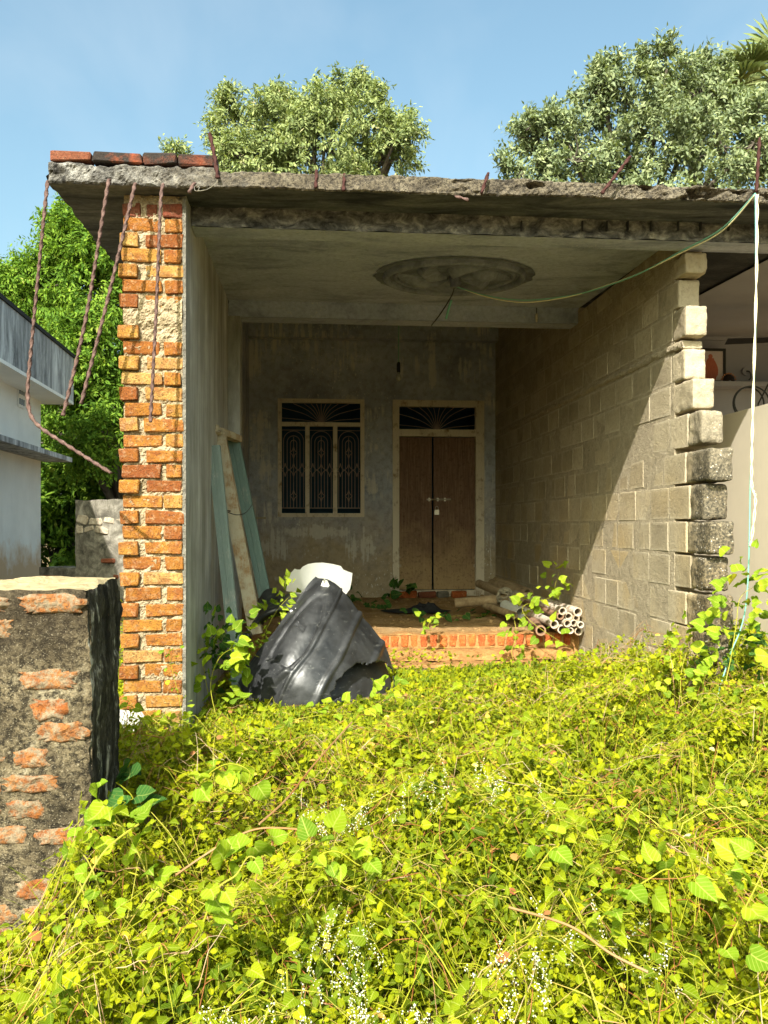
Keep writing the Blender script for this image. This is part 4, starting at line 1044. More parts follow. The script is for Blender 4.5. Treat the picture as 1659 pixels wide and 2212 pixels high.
def stt(s, t):
    f = sf(s, 1.0); bk = sd + fd * (1.1 * s)
    p = Vector((f.x, f.y, f.z)).lerp(Vector((bk.x, bk.y, SZ + .012 * fbm((s, 2, 1), 6, 3))), t)
    if s == 0:
        e = ss(t, 1.0); return e
    return p + Vector((0, 0, .022 * fbm((p.x, p.y, 0), 5, 4) * math.sin(math.pi * t) + .012 * math.sin(math.pi * t)))
t_.grid(stt, 60, 40, flip=True); t_.build('cap', mat_stump_top, st, smooth=True)
rs = random.Random(8)
bl = []
yy = 1305
while yy < 2130:
    xx = rs.uniform(-120, -40); dens = .30 + .55 * smooth(1380, 1650, yy)
    while xx < 190:
        w = rs.uniform(85, 135)
        if rs.random() < dens and xx + w < 200: bl.append((xx + w / 2, yy + rs.uniform(-5, 5), w * rs.uniform(.85, 1.2), rs.uniform(40, 56)))
        xx += w + 8
    yy += 56
for (x, y, w, h) in bl:
    p = at(x, y, 2.995); wq, hq = w * K * 3 / FPX, h * K * 3 / FPX
    m_ = MB()
    def pt(s, t, w=wq, h=hq, c=(p.x - a.x, p.z), sd_=rs.random() * 50):
        an = 2 * math.pi * s; rr2 = t
        ex = abs(math.cos(an)) ** .5 * (1 if math.cos(an) > 0 else -1); ez = abs(math.sin(an)) ** .5 * (1 if math.sin(an) > 0 else -1)
        k = .95 + .30 * fbm((math.cos(an) * 2, math.sin(an) * 2, sd_), 2.2, 5)
        X = c[0] + ex * w * .5 * rr2 * k; Z = c[1] + ez * h * .5 * rr2 * k
        d = dsp((X, 0, Z)) - .009 * (1 - t ** 6) + .007 * t ** 8 + .007 * fbm((X, 4, Z), 24, 4)
        return (X, .03 * X + d, Z)
    m_.grid(pt, 32, 8, flip=True); m_.build('exposed_brick', mat_stump_brick, st, smooth=True)

# white stone by the pillar foot
me = rough_box_mesh('white_stone', .20, .16, .22, .03, .03, 4); p = at(262, 1560, 5.15)
o = link_mesh('white_stone', me, mat_stone_white); o.location = (p.x, p.y, gz(p.x, p.y) + .08); o.rotation_euler = (.2, .3, .4); tag(o, 'broken pale stone lying at the foot of the brick pillar', 'stone')

# ================================================================== BROKEN WATER TANK
def tk(cx, cy, Y): return at((750 + cx / 1.8433) * .54004, (2150 + cy / 1.8433) * .54004, Y)
base = tk(900, 1250, 6.5)
tank = empty('water_tank', (base.x, base.y, .2)); TI = tank.location.copy()
tag(tank, 'torn black plastic water tank lying collapsed in front of the porch', 'water tank')
def cr(a, b, c, d, f): return 0.5 * ((2*b) + (c-a)*f + (2*a-5*b+4*c-d)*f*f + (3*b-a-3*c+d)*f**3)
def surf(C, s, t):
    nr, nc = len(C) - 1, len(C[0]) - 1
    x = s * nc; k = min(int(x), nc - 1); f = x - k
    rows = []
    for r in C: rows.append(cr(r[max(k-1,0)], r[k], r[k+1], r[min(k+2,nc)], f))
    y = t * nr; k = min(int(y), nr - 1); f = y - k
    return cr(rows[max(k-1,0)], rows[k], rows[k+1], rows[min(k+2,nr)], f)
def ctl(rows): return [[tk(*p) - TI for p in r] for r in rows]
C = ctl([
 [(945, 308, 7.0), (1035, 335, 6.98), (1108, 400, 6.98), (1245, 582, 7.0), (1420, 788, 6.95), (1518, 1030, 6.85)],
 [(800, 535, 6.82), (905, 520, 6.64), (1012, 620, 6.56), (1165, 730, 6.60), (1355, 900, 6.68), (1520, 1100, 6.75)],
 [(675, 700, 6.70), (765, 740, 6.44), (890, 870, 6.34), (1070, 940, 6.38), (1290, 1020, 6.52), (1522, 1160, 6.68)],
 [(520, 905, 6.62), (625, 960, 6.34), (765, 1050, 6.22), (970, 1120, 6.22), (1220, 1160, 6.38), (1526, 1215, 6.62)],
 [(400, 1090, 6.55), (480, 1240, 6.30), (630, 1330, 6.20), (870, 1380, 6.18), (1150, 1380, 6.3), (1530, 1290, 6.6)]])
def bumpy(s, t):
    p = surf(C, s, t)
    n = (surf(C, min(1, s + .01), t) - surf(C, max(0, s - .01), t)).cross(surf(C, s, min(1, t + .01)) - surf(C, s, max(0, t - .01)))
    n.normalize()
    if n.y > 0: n = -n
    h = 0
    def ridge(c, w, a): return a * math.exp(-((s - c) / w) ** 2)
    h += ridge(.40, .006, .012) + ridge(.60, .016, .022) + ridge(.80, .016, .018) - ridge(.425, .015, .006)
    # pressed arch panel on the shoulder
    ar = max(((s - .25) / .13), -((s - .25) / .13), 0) ** 2.5 + abs((t - .47) / .33) ** 2.5
    h += -.030 * (1 - smooth(.78, 1.05, ar)) + .012 * (1 - smooth(.0, .8, ar))
    # triangular stiffener low on the left, small rectangular notch
    tri = max((s - .30) / .08 + (t - .84) / .16, -(s - .16) / .07, (.72 - t) / .05)
    h += .026 * (1 - smooth(.0, .5, tri))
    h -= .024 * (1 - smooth(.75, 1.0, max(abs(s - .235) / .055, abs(t - .40) / .028)))
    h += .07 * math.sin(math.pi * min(1, max(0, (s - .02) / .98))) ** .7 * math.sin(math.pi * (.12 + .80 * t)) ** .8
    h += .006 * fbm((s * 3, t * 3, 2), 1.3, 3) + .004 * fbm((s * 9, t * 9, 7), 1.2, 3)
    h += .035 * math.exp(-((s) / .05) ** 2)          # rolled lip
    return p + n * h
NS, NT = 150, 110
t_ = MB(); t_.grid(bumpy, NS, NT)
# the tear: faces whose place on the sheet falls in the ragged hole go
def torn(s, t):
    edge_ = .55 - 1.9 * (s - .68) + .08 * fbm((s * 16, 0, 3), 1, 3) + .02 * fbm((s * 60, 2, 3), 1, 2)
    left = .655 + .05 * max(0, t - .6) + .03 * fbm((0, t * 12, 5), 1, 3)
    return s > left and t > edge_ and s < .985 and t < .80 + .10 * fbm((s * 14, 2, 2), 1, 2)
keep = []
for f in t_.f:
    i0 = f[0]; s = (i0 % (NS + 1) + .5) / NS; t = (i0 // (NS + 1) + .5) / NT
    if not torn(s, t): keep.append(f)
t_.f = keep
o = t_.build('tank_shell', mat_tank, tank, smooth=True); md_ = o.modifiers.new('thickness', 'SOLIDIFY'); md_.thickness = .008
C2 = [[p + Vector((-.02, .07, -.03)) for p in r] for r in C]
t_ = MB(); t_.grid(lambda s, t: surf(C2, .55 + .45 * s, .02 + .98 * t) + Vector((0, .015 * math.sin(9 * s), 0)), 24, 24); t_.build('inner_shell', mat_tank, tank, smooth=True)
# rear lump of the shell and its mouth
D = ctl([
 [(525, 470, 7.35), (575, 400, 7.4), (640, 380, 7.4), (690, 430, 7.4), (800, 420, 7.35), (880, 440, 7.3)],
 [(500, 560, 7.15), (560, 500, 7.15), (640, 480, 7.1), (700, 470, 7.12), (770, 470, 7.12), (830, 480, 7.1)],
 [(430, 720, 7.05), (480, 640, 7.0), (560, 570, 6.95), (640, 540, 6.95), (720, 525, 6.98), (790, 520, 7.0)],
 [(385, 800, 7.1), (420, 750, 7.15), (500, 680, 7.1), (590, 600, 7.1), (690, 570, 7.1), (770, 540, 7.1)]])
t_ = MB(); t_.grid(lambda s, t: surf(D, s, t) + Vector((0, 0, .012 * fbm((s * 4, t * 3, 1), 1.3, 3))), 50, 24)
o = t_.build('tank_shoulder', mat_tank, tank, smooth=True); md_ = o.modifiers.new('thickness', 'SOLIDIFY'); md_.thickness = .01
for pts, r in (([(800, 545, 6.88), (690, 690, 6.80), (590, 830, 6.74), (480, 935, 6.70), (420, 960, 6.75)], .026), ([(830, 560, 6.95), (740, 700, 6.88), (620, 850, 6.82), (500, 950, 6.78)], .018), ([(380, 760, 6.95), (420, 735, 6.9), (460, 712, 6.88)], .035)):
    t_ = MB(); t_.tube(catmull([tk(*p) - TI for p in pts], 24), r, 8); t_.build('rolled_lip', mat_tank, tank, smooth=True)
# fragment showing the white inside
ol = [(728, 395), (735, 320), (760, 262), (790, 230), (808, 236), (832, 236), (850, 215), (890, 195), (940, 187), (1000, 185), (1070, 195), (1130, 210), (1148, 236), (1180, 250), (1216, 262), (1210, 320), (1198, 380), (1160, 432), (1100, 470), (1000, 480), (900, 470), (830, 430), (790, 405)]
cxm, cym = 960, 350
rim = [Vector(p) for p in [(x, y, 0) for x, y in ol]]
t_ = MB(); n = len(rim); RN = 7
vs = []
for j in range(RN + 1):
    for p in rim:
        k = j / RN; x = cxm + (p.x - cxm) * k; y = cym + (p.y - cym) * k
        vs.append(tk(x, y, 7.55 - .30 * ((x - cxm) / 250) ** 2 + .12 * (y - cym) / 150) - TI)
fs = [(j*n+i, j*n+(i+1) % n, (j+1)*n+(i+1) % n, (j+1)*n+i) for j in range(RN) for i in range(n)]
t_.add(vs, fs); o = t_.build('white_lining', mat_white_plastic, tank, smooth=True); o['label'] = 'white inner side of a torn tank wall fragment'
t_ = MB(); t_.add([v + Vector((0, .012, -.004)) for v in vs], fs); t_.build('outer_skin', mat_tank, tank, smooth=True)
t_ = MB(); q = tk(1015, 365, 6.86) - TI
t_.grid(lambda s, t: q + Vector(((.028 + .012 * math.sin(5 * 2 * math.pi * s)) * math.cos(2 * math.pi * s) * (1 - .5 * t), -.03 * t, (.030 + .01 * math.cos(6.28 * s * 3)) * math.sin(2 * math.pi * s) * (1 - .5 * t) + .05 * t)), 16, 4); t_.build('torn_flap', mat_white_plastic, tank)
t_ = MB(); t_.tube(catmull([tk(x, y, 6.75) - TI for x, y in ((800, 520), (790, 545), (760, 540), (770, 570), (740, 600), (725, 620))], 24), .006, 5); t_.build('cord', mat_white_plastic, tank)

# ================================================================== LEANING TIMBER
def plank(pts_bottom, pts_top, w, d, name, mat, parent=None, taper=0.0, groove=True):
    A_, B_ = Vector(pts_bottom), Vector(pts_top); ax = (B_ - A_).normalized()
    sx = Vector((1, 0, 0)); sx = (sx - ax * sx.dot(ax)).normalized(); sy = ax.cross(sx)
    if sy.y < 0: sy = -sy
    mb_ = MB(); n_ = 14
    prof = [(-.5, 0), (-.16, 0), (-.13, .06), (-.09, .06), (-.06, 0), (.30, 0), (.33, .07), (.40, .12), (.5, .2), (.5, 1), (-.5, 1)] if groove else [(-.5, 0), (.5, 0), (.5, 1), (-.5, 1)]
    vs = []
    for i in range(n_ + 1):
        c = A_.lerp(B_, i / n_)
        for x, y in prof:
            k = .004 * fbm((x * 2, y, i * .6), 1.1, 3)
            vs.append(c + sx * (x * w + k) + sy * (y * d))
    m = len(prof); fs = [(i*m+k, i*m+(k+1) % m, (i+1)*m+(k+1) % m, (i+1)*m+k) for i in range(n_) for k in range(m)]
    fs += [tuple(range(m))[::-1], tuple(range(n_*m, n_*m+m))]
    mb_.add(vs, fs); return mb_
p0, p1 = at(515, 1490, 6.55), at(461, 962, 6.75)
o = plank(p0, p1, .095, .05, '', None).build('painted_plank', mat_teal_pale); tag(o, 'faded teal painted plank leaning on the left wall, nearest of the leaning timbers', 'plank')
of = empty('old_door_frame', at(545, 1400, 7.1)); OI = of.location.copy()
tag(of, 'old timber door frame of one bare and one teal jamb leaning in the left corner', 'door frame')
p0, p1 = at(552, 1370, 7.0) - OI, at(471, 935, 7.15) - OI
plank(p0, p1, .11, .07, '', None, groove=False).build('jamb', mat_oldwood, of)
p0, p1 = at(580, 1330, 7.45) - OI, at(502, 945, 7.5) - OI
o = plank(p0, p1, .105, .06, '', None).build('jamb', mat_teal, of); o['label'] = 'teal painted jamb'
h0, h1 = at(455, 925, 7.02) - OI, at(513, 948, 7.5) - OI
t_ = MB(); dv = (h1 - h0).normalized(); sd_ = Vector((dv.y, -dv.x, 0)).normalized()
def hp(s, t):
    a = 2 * math.pi * t; c = h0.lerp(h1, s); sqx = max(-1, min(1, 1.35 * math.cos(a))); sqz = max(-1, min(1, 1.35 * math.sin(a)))
    return c + sd_ * sqx * .045 + Vector((0, 0, sqz * .03)) + Vector((fbm((s * 3, a, 0), 2, 3), fbm((s * 3, a, 4), 2, 3), fbm((s * 3, a, 8), 2, 3))) * (.02 if s < .25 else .004)
t_.grid(hp, 16, 16); t_.build('head', mat_oldwood, of)
t_ = MB(); t_.tube(catmull([at(x, y, Y) - OI for x, y, Y in ((488, 1105, 6.95), (510, 1112, 6.98), (530, 1108, 7.1), (545, 1090, 7.3))], 16), .004, 5); t_.build('tie_wire', mat_wire_black, of)
t_ = MB(); t_.tube([at(487, 1103, 6.98) - OI, at(497, 1104, 6.93) - OI], .006, 6); t_.build('nail', mat_rust_dark, of)

# ================================================================== PIPES
def pipe_mesh(L_, r, wall=.16, seg=14):
    mb_ = MB(); ri = r * (1 - wall); vs = []
    for y, rad in ((0, ri), (0, r), (L_, r), (L_, ri)):
        vs += [(rad * math.cos(2 * math.pi * k / seg), y, rad * math.sin(2 * math.pi * k / seg)) for k in range(seg)]
    fs = [(i*seg+k, i*seg+(k+1) % seg, (i+1) % 4*seg+(k+1) % seg, (i+1) % 4*seg+k) for i in range(4) for k in range(seg)]
    mb_.add(vs, fs); return mb_
def c2(x, y): return ((1500 + x * .603) * .54004, (2250 + y * .603) * .54004)
ends = [(1245, 322, 29, 0), (1345, 327, 33, 0), (1230, 357, 26, 1), (1285, 357, 27, 0), (1335, 370, 25, 0), (1190, 410, 32, 0), (1277, 405, 27, 0), (1320, 402, 26, 0), (1365, 413, 25, 0), (1240, 443, 33, 0), (1350, 457, 29, 0), (1297, 452, 24, 0)]
PL = ['white pipe end at the upper left of the stacked pipe ends', 'large white pipe end at the upper right, touching the block wall', '', 'white pipe end right of the single brown pipe end', 'small white pipe end just below the large upper right one',
      'leftmost white pipe end of the stack', 'white pipe end in the middle of the stack, third row left', 'white pipe end in the middle of the stack, third row centre', 'white pipe end at the right of the third row by the block wall', 'large white pipe end at the bottom left of the stack', 'white pipe end at the bottom right of the stack', 'small white pipe end between the two bottom corner pipe ends']
rs = random.Random(3)
for i, (x, y, r, br) in enumerate(ends):
    Y = 8.12 + rs.uniform(-.06, .06) + (.05 if y < 380 else 0); p = at(*c2(x, y), Y); rad = r * .92 * .603 * .25 * Y / FPX
    o = link_mesh('pvc_pipe', pipe_mesh(1.9 + rs.uniform(-.3, .3), rad, .28).mesh('pvc_pipe', False), mat_pvc_rust if br else mat_pvc)
    o.location = p; o.rotation_euler = (R(rs.uniform(0, 1.2)), 0, R(4 + rs.uniform(-2.5, 3)))
    if br: tag(o, 'single brown pipe among the white pipe ends stacked against the block wall', 'pipe')
    else: tag(o, PL[i], 'pipe', 'white pipes stacked by the block wall')
Y = 8.05; p = at(*c2(1100, 452), Y)
o = link_mesh('rusty_pipe', pipe_mesh(1.3, 35 * .603 * .25 * Y / FPX, .3).mesh('rusty_pipe'), mat_pvc_rust); o.location = p; o.rotation_euler = (0, 0, R(-4)); tag(o, 'thick rusty brown pipe end at the left of the white pipe stack', 'pipe')
def pipe_between(a, b, r, mat, label, name='brown_pipe'):
    d = b - a; L_ = d.length
    o = link_mesh(name, pipe_mesh(L_, r, .15).mesh(name), mat); o.location = a
    o.rotation_mode = 'QUATERNION'; o.rotation_quaternion = d.to_track_quat('Y', 'Z'); tag(o, label, 'pipe'); return o
def fz(x, y, Y): return at(*c2(x, y), Y)
pipe_between(fz(1045, 228, 9.5), fz(540, 268, 9.9), .058, mat_pvc_brown, 'long brown pipe lying across the front of the tied pile by the door')
pipe_between(fz(690, 140, 10.6), fz(870, 215, 9.75), .052, mat_pvc_brown, 'short brown pipe sloping down from the door jamb under the tied knot')
pipe_between(fz(772, 135, 10.7), fz(1010, 205, 9.9), .05, mat_pvc_brown, 'brown pipe behind the knot, second from the door jamb')
pipe_between(fz(800, 120, 10.8), fz(1140, 240, 9.9), .05, mat_pvc_brown, 'rearmost brown pipe lying along the block wall')
pipe_between(fz(720, 278, 9.8), fz(925, 352, 9.05), .04, mat_pvc_brown, 'thin brown pipe lying on the floor below the long crossing pipe')
pipe_between(fz(900, 262, 9.7), fz(1010, 320, 9.3), .045, mat_pvc_brown, 'brown pipe stub poking out behind the grey pipe sleeve')
pipe_between(fz(968, 335, 9.1), fz(862, 285, 9.45), .062, mat_pvc_grey, 'short pale grey pipe sleeve lying on the floor in front of the tied pile', 'grey_pipe')
t_ = MB(); kc = fz(865, 225, 9.6)
rs = random.Random(2)
for i in range(9):
    ax = Vector((rs.uniform(-.4, .4), rs.uniform(-1, 1), rs.uniform(-1, 1))).normalized(); u_ = ax.cross(Vector((0, 0, 1))).normalized(); v_ = ax.cross(u_)
    t_.tube([kc + ax * rs.uniform(-.03, .03) + (u_ * math.cos(a) + v_ * math.sin(a)) * (.085 + rs.uniform(-.01, .02)) for a in np.linspace(0, 6.28, 16)], .009, 5)
o = t_.build('cloth_tie', plain('rag', (.25, .22, .16), .9, .1, .4)); tag(o, 'knotted rag cord tying the brown pipes together', 'rope')

# ================================================================== LOOSE THINGS ON THE PORCH FLOOR
rs = random.Random(6)
for i, (x, y, w, lab, mt) in enumerate(((150, 240, .20, 'half brick at the left end of the row under the door sill', mat_brick_step), (225, 235, .22, 'dusty brick lying second from the left under the door sill', mat_brick_step), (345, 228, .25, 'cleanest red brick lying in the middle of the row under the door sill', mat_brick_red), (448, 240, .15, 'grey mossy stone piece under the right door leaf', mat_ruin), (555, 236, .20, 'reddish brick under the right corner of the door sill', mat_brick_step))):
    p = onv(*c2(x, y), VB - .15)
    me = rough_box_mesh('loose_brick', w, .11, .085, .008, .01, 80 + i); o = link_mesh('loose_brick' if i != 3 else 'stone_piece', me, mt)
    o.location = W(p.x, VB - .15, FZ + .035); o.rotation_euler = (0, R(rs.uniform(-3, 3)), HROT + R(rs.uniform(-6, 6))); tag(o, lab, 'brick' if i != 3 else 'stone')
p = at(*c2(270, 308), 10.2)
t_ = MB(); t_.grid(lambda s, t: ((s - .5) * .85 * (1 - .5 * abs(2*t-1) ** 2), (t - .5) * .5, .005 + .11 * max(0, math.sin(math.pi * s) ** 2 * math.sin(math.pi * t) * (.5 + 1.2 * abs(fbm((s * 4, t * 3, 2), 1.2, 3))) * (.25 + smooth(.4, .7, s)))), 34, 20)
o = t_.build('black_rag', mat_cloth_black, smooth=True); lp_ = HI @ p; o.location = (p.x, p.y, PZ + (FZ - PZ) * ((lp_.y - VP) / (VB - VP)) ** 1.3); tag(o, 'crumpled black plastic rag on the porch floor', 'rag')

# rubble crumbs on the floor
nbm = MB(); rs = random.Random(9)
for i in range(240):
    u_, v_ = rs.uniform(1.0, 3.6), rs.uniform(VP + .1, VB - .1); s_ = rs.uniform(.006, .022) * (2 if rs.random() < .08 else 1)
    t = (v_ - VP) / (VB - VP); zf = PZ + (FZ - PZ) * t ** 1.3 - .010 + .016 * fbm((u_, v_, 0), 2.4, 4) + .008 * fbm((u_, v_, 3), 12, 3)
    c = Vector((u_, v_, zf)); V_ = [c + Vector((rs.uniform(.5, 1) * x, rs.uniform(.5, 1) * y, rs.uniform(.4, .8) * z)) * s_ for x, y, z in ((-1,-1,-.5),(1,-1,-.5),(1,1,-.5),(-1,1,-.5),(-.7,-.7,1),(.7,-.7,1),(.7,.7,1),(-.7,.7,1))]
    nbm.hexa(V_[:4], V_[4:])
o = nbm.build('rubble_crumbs', mat_floor, None, HM); tag(o, 'scattered earth and brick crumbs on the porch floor', 'rubble', kind='stuff')

# ================================================================== WIRES AND BULB
def wire(pts, r, mat, name, label, n=60, pair=None, tw=.0):
    path = catmull(pts, n); mb_ = MB()
    if pair is None: mb_.tube(path, r, 5)
    else:
        for ph in (0, math.pi): mb_.tube([p + Vector((math.cos(i * tw + ph), .3 * math.sin(i * tw + ph), math.sin(i * tw + ph))) * pair for i, p in enumerate(path)], r, 5)
    o = mb_.build(name, mat, smooth=True); tag(o, label, 'wire'); return o
hookp = W(mc[0], mc[1], zc(mc[1]) - .10)
wp = [at(1632, 420, 5.30), at(1560, 495, 5.6), at(1470, 545, 5.9), at(1380, 593, 6.25), at(1290, 626, 6.6), at(1220, 642, 6.8), at(1130, 650, 7.0), at(1050, 640, 7.1), hookp]
wire([p + Vector((0, 0, .006)) for p in wp], .0055, mat_wire_green, 'electric_wire', 'green electric wire sagging from the roof edge to the ceiling medallion', 80)
wp2 = [p + Vector((0, 0, -.012 * math.sin(i * 1.3))) for i, p in enumerate(wp)]
wire(wp2, .0045, mat_wire_cream, 'electric_wire', 'pale yellow wire running beside the green one to the ceiling medallion', 80)
wire([at(1632, 420, 5.30), at(1632, 700, 5.25), at(1622, 1000, 5.22), at(1612, 1300, 5.20), at(1575, 1420, 5.15), at(1548, 1510, 5.1)], .005, mat_wire_green, 'hanging_wire', 'green wire hanging straight down from the right end of the roof edge into the weeds')
wire([at(1636, 420, 5.31), at(1634, 600, 5.26), at(1626, 900, 5.22), at(1624, 1040, 5.21), at(1632, 1080, 5.2), at(1622, 1180, 5.2)], .0042, mat_wire_cream, 'hanging_wire', 'twisted cream twin wire hanging from the right end of the roof edge', 120, .006, .42)
wire([hookp, at(975, 640, 7.4), at(950, 680, 7.8), at(932, 703, 8.2)], .006, mat_wire_black, 'electric_wire', 'short black wire drooping from the ceiling medallion to the inner beam', 24)
wire([hookp + Vector((-.02, .05, -.1)), hookp + Vector((-.04, .08, -.16)), hookp + Vector((-.06, .13, -.24))], .011, mat_wire_green, 'wire_joint', 'green taped joint on the black wire under the medallion', 8)
bp = at(861, 795, 9.8)
pb = empty('pendant_bulb', bp); tag(pb, 'bare light bulb hanging on a green cord before the back wall', 'light bulb')
t_ = MB(); t_.tube([(0, 0, .05), (.005, 0, 4.45 - bp.z)], .006, 5); t_.build('cord', mat_wire_green, pb)
t_ = MB(); t_.tube([(0, 0, -.05), (0, 0, .05), (0, 0, .07)], [.022, .022, .01], 10); t_.build('holder', mat_cloth_black, pb)
t_ = MB(); t_.tube([(0, 0, -.15), (0, 0, -.14), (0, 0, -.115), (0, 0, -.08), (0, 0, -.05)], [.004, .022, .032, .024, .014], 12); t_.build('glass', mat_glass, pb, smooth=True)
q = hit(1147, 672, 2, 3.66); 
sb = empty('bulb_holder', W(q.x, V2 - .03, zc(V2) - .02), HROT); tag(sb, 'tiny pale bulb holder hanging in front of the inner beam at the right', 'bulb holder')
t_ = MB(); t_.tube([(0, 0, 0), (0, 0, -.06)], .004, 5); t_.build('cord', mat_wire_black, sb)
t_ = MB(); t_.tube([(0, 0, -.06), (0, 0, -.10), (0, 0, -.14)], [.014, .016, .008], 8); t_.build('holder', mat_pvc, sb)

# ================================================================== LEAF SHAPES
def norm(a): return a / np.maximum(np.linalg.norm(a, axis=-1, keepdims=True), 1e-9)
T_SMALL = (np.array([[0,0,0],[.36,.42,.07],[0,.48,-.03],[-.36,.42,.07],[0,1,-.10]]), np.array([[0,1,2],[0,2,3],[3,2,4],[2,1,4]]))
T_OVAL = (np.array([[0,0,0],[.30,.18,.06],[.42,.45,.09],[.30,.74,.04],[0,1,-.12],[-.30,.74,.04],[-.42,.45,.09],[-.30,.18,.06],[0,.30,-.01],[0,.68,-.04]]),
          np.array([[0,1,8],[1,2,8],[2,9,8],[2,3,9],[3,4,9],[4,5,9],[5,6,9],[6,8,9],[6,7,8],[7,0,8]]))
T_NARROW = (np.array([[0,0,0],[.14,.45,.03],[0,1,-.06],[-.14,.45,.03]]), np.array([[0,1,2],[0,2,3]]))
T_BROAD = (np.array([[0,0,0],[.24,.45,.05],[0,.5,-.02],[-.24,.45,.05],[0,1,-.1]]), np.array([[0,1,2],[0,2,3],[3,2,4],[2,1,4]]))
_h = [(0.0,.10,0),(.16,-.02,.03),(.36,.02,.08),(.49,.20,.15),(.47,.42,.16),(.36,.62,.08),(.18,.84,-.06),(0,1.04,-.24)]
_hv = [(x, y, z) for x, y, z in _h] + [(-x, y, z) for x, y, z in _h[1:-1]] + [(0,.34,-.015),(0,.64,-.05)]
def _hf():
    r = list(range(8)); l = [0] + list(range(8, 14)) + [7]; m1, m2 = 14, 15; f = []
    for s in (r, l):
        q = [(s[0],s[1],m1),(s[1],s[2],m1),(s[2],s[3],m1),(s[3],s[4],m1),(s[4],m2,m1),(s[4],s[5],m2),(s[5],s[6],m2),(s[6],s[7],m2)]
        f += q if s is r else [(a,c,b) for a,b,c in q]
    return np.array(f)
T_HEART = (np.array(_hv), _hf())
def leaves(nb, T, P, D, N, S, wid=None):
    V0, F0 = T; D = norm(D); X = norm(np.cross(D, N)); Z = np.cross(X, D)
    n = len(P); k = len(V0); w = np.ones(n) if wid is None else wid
    V = P[:,None,:] + S[:,None,None] * (V0[None,:,0,None] * w[:,None,None] * X[:,None,:] + V0[None,:,1,None] * D[:,None,:] + V0[None,:,2,None] * Z[:,None,:])
    F = (F0[None] + (np.arange(n) * k)[:,None,None]).reshape(-1, 3)
    nb.add(V.reshape(-1, 3), F, np.tile(np.stack([V0[:,0] + .5, V0[:,1]], 1), (n, 1)))
def stems(nb, A, B, r):
    D = norm(B - A); h = np.where(np.abs(D[:,2:3]) > .9, np.array([[1.,0,0]]), np.array([[0,0,1.]]))
    X = norm(np.cross(D, h)); Y = np.cross(D, X); n = len(A); vs = []
    for E, k in ((A, 1.0), (B, .6)):
        for a in (0, 2.094, 4.189): vs.append(E + (X * math.cos(a) + Y * math.sin(a)) * (r * k)[:,None])
    V = np.stack(vs, 1).reshape(-1, 3)
    F0 = np.array([[0,1,4,3],[1,2,5,4],[2,0,3,5]]); nb.add(V, (F0[None] + (np.arange(n) * 6)[:,None,None]).reshape(-1, 4))

# ================================================================== WEEDS OVER THE PLOT
def nz(x, y, s, o): return (np.sin(x*s*1.0+o) * np.cos(y*s*1.13-o*1.7) + .6*np.sin(x*s*2.1-y*s*1.7+o*2.3) + .4*np.cos(x*s*3.7+y*s*3.1+o)) / 1.6
def sm(a, b, x): t = np.clip((x - a) / (b - a), 0, 1); return t*t*(3-2*t)
def gzn(x, y): return .18 * sm(1.8, 5.0, y)
ch5, sh5 = math.cos(HROT), math.sin(HROT)
def tolocal(x, y): dx, dy = x - HO.x, y - HO.y; return dx*ch5 + dy*sh5, -dx*sh5 + dy*ch5
def canopy(x, y):
    h = .30 + .15 * nz(x, y, 2.2, .4) + .06 * nz(x, y, 5.5, 2.0) + .28 * np.exp(-((x + .98) / .25) ** 2 - ((y - 2.75) / .4) ** 2)
    h *= 1 - .55 * sm(4.0, 5.2, y) * (1 - sm(.6, 1.6, x))
    h += .14 * sm(.9, 2.0, x) * sm(3.6, 5.2, y)
    h += .10 * sm(.3, .9, x) * sm(4.5, 5.5, y) - .16 * sm(6.3, 7.3, y) * (1 - sm(1.2, 1.9, x))
    h += .05 * np.maximum(0, nz(x, y, 9.0, 1.1)) + .04 * np.maximum(0, nz(x, y, 16.0, 4.1))
    h -= .17 * np.exp(-((x + .55) / .55) ** 2) * sm(2.6, 4.2, y) * 0.5
    h = h * (1 - .60 * sm(.30, .75, nz(x, y, 4.3, 7.0)))                       # gaps between the plants
    h = h * (1 - .55 * np.exp(-((x + .5) / .62) ** 4) * sm(4.4, 5.2, y))
    h = h * (1 - .72 * sm(-.36 * y + .02, -.36 * y - .22, x) * (1 - sm(2.95, 3.05, y)))     # low growth in front of the gate stump
    u_, v_ = tolocal(x, y)
    h = h * (1 - .72 * sm(.35, 1.3, v_) * (1 - sm(3.8, 3.9, u_)))
    return np.clip(h, .04, .7)
def ok(x, y, m=0.0):
    u, v = tolocal(x, y)
    stump = (y > 2.93 - m) & (y < 3.82 + m) & (x < -1.03 - (y - 3.0) * .19 + m)
    pil = (u > -.04 - m) & (u < .44 + m) & (v > -.06 - m)
    rwall = (u > 3.78 - m) & (u < 4.0 + m) & (v > -.02 - m)
    deep = (v > 2.34) & (u > -.05)
    nwall = (u > 4.6) & (v > -.65)
    tankz = ((x + .50) / .55) ** 2 + ((y - 6.75) / .52) ** 2 < 1
    return ~(stump | pil | rwall | deep | nwall | tankz)
def scatter(n, y0, y1, pw=-.5, m=0.0, xr=(-.49, .49), pad=.35):
    X = []; Y = []
    got = 0
    while got < n:
        k = n * 2
        t = rng.random(k); e = pw + 2.0
        y = (y0**e + t * (y1**e - y0**e)) ** (1 / e)
        x = rng.uniform(xr[0], xr[1], k) * (y + pad / .49)
        o = ok(x, y, m); X.append(x[o]); Y.append(y[o]); got += o.sum()
    return np.concatenate(X)[:n], np.concatenate(Y)[:n]
def rdir(n, zlo, zhi):
    a = rng.uniform(0, 2*np.pi, n); z = rng.uniform(zlo, zhi, n); r = np.sqrt(np.maximum(0, 1 - z*z))
    return np.stack([r*np.cos(a), r*np.sin(a), z], 1)

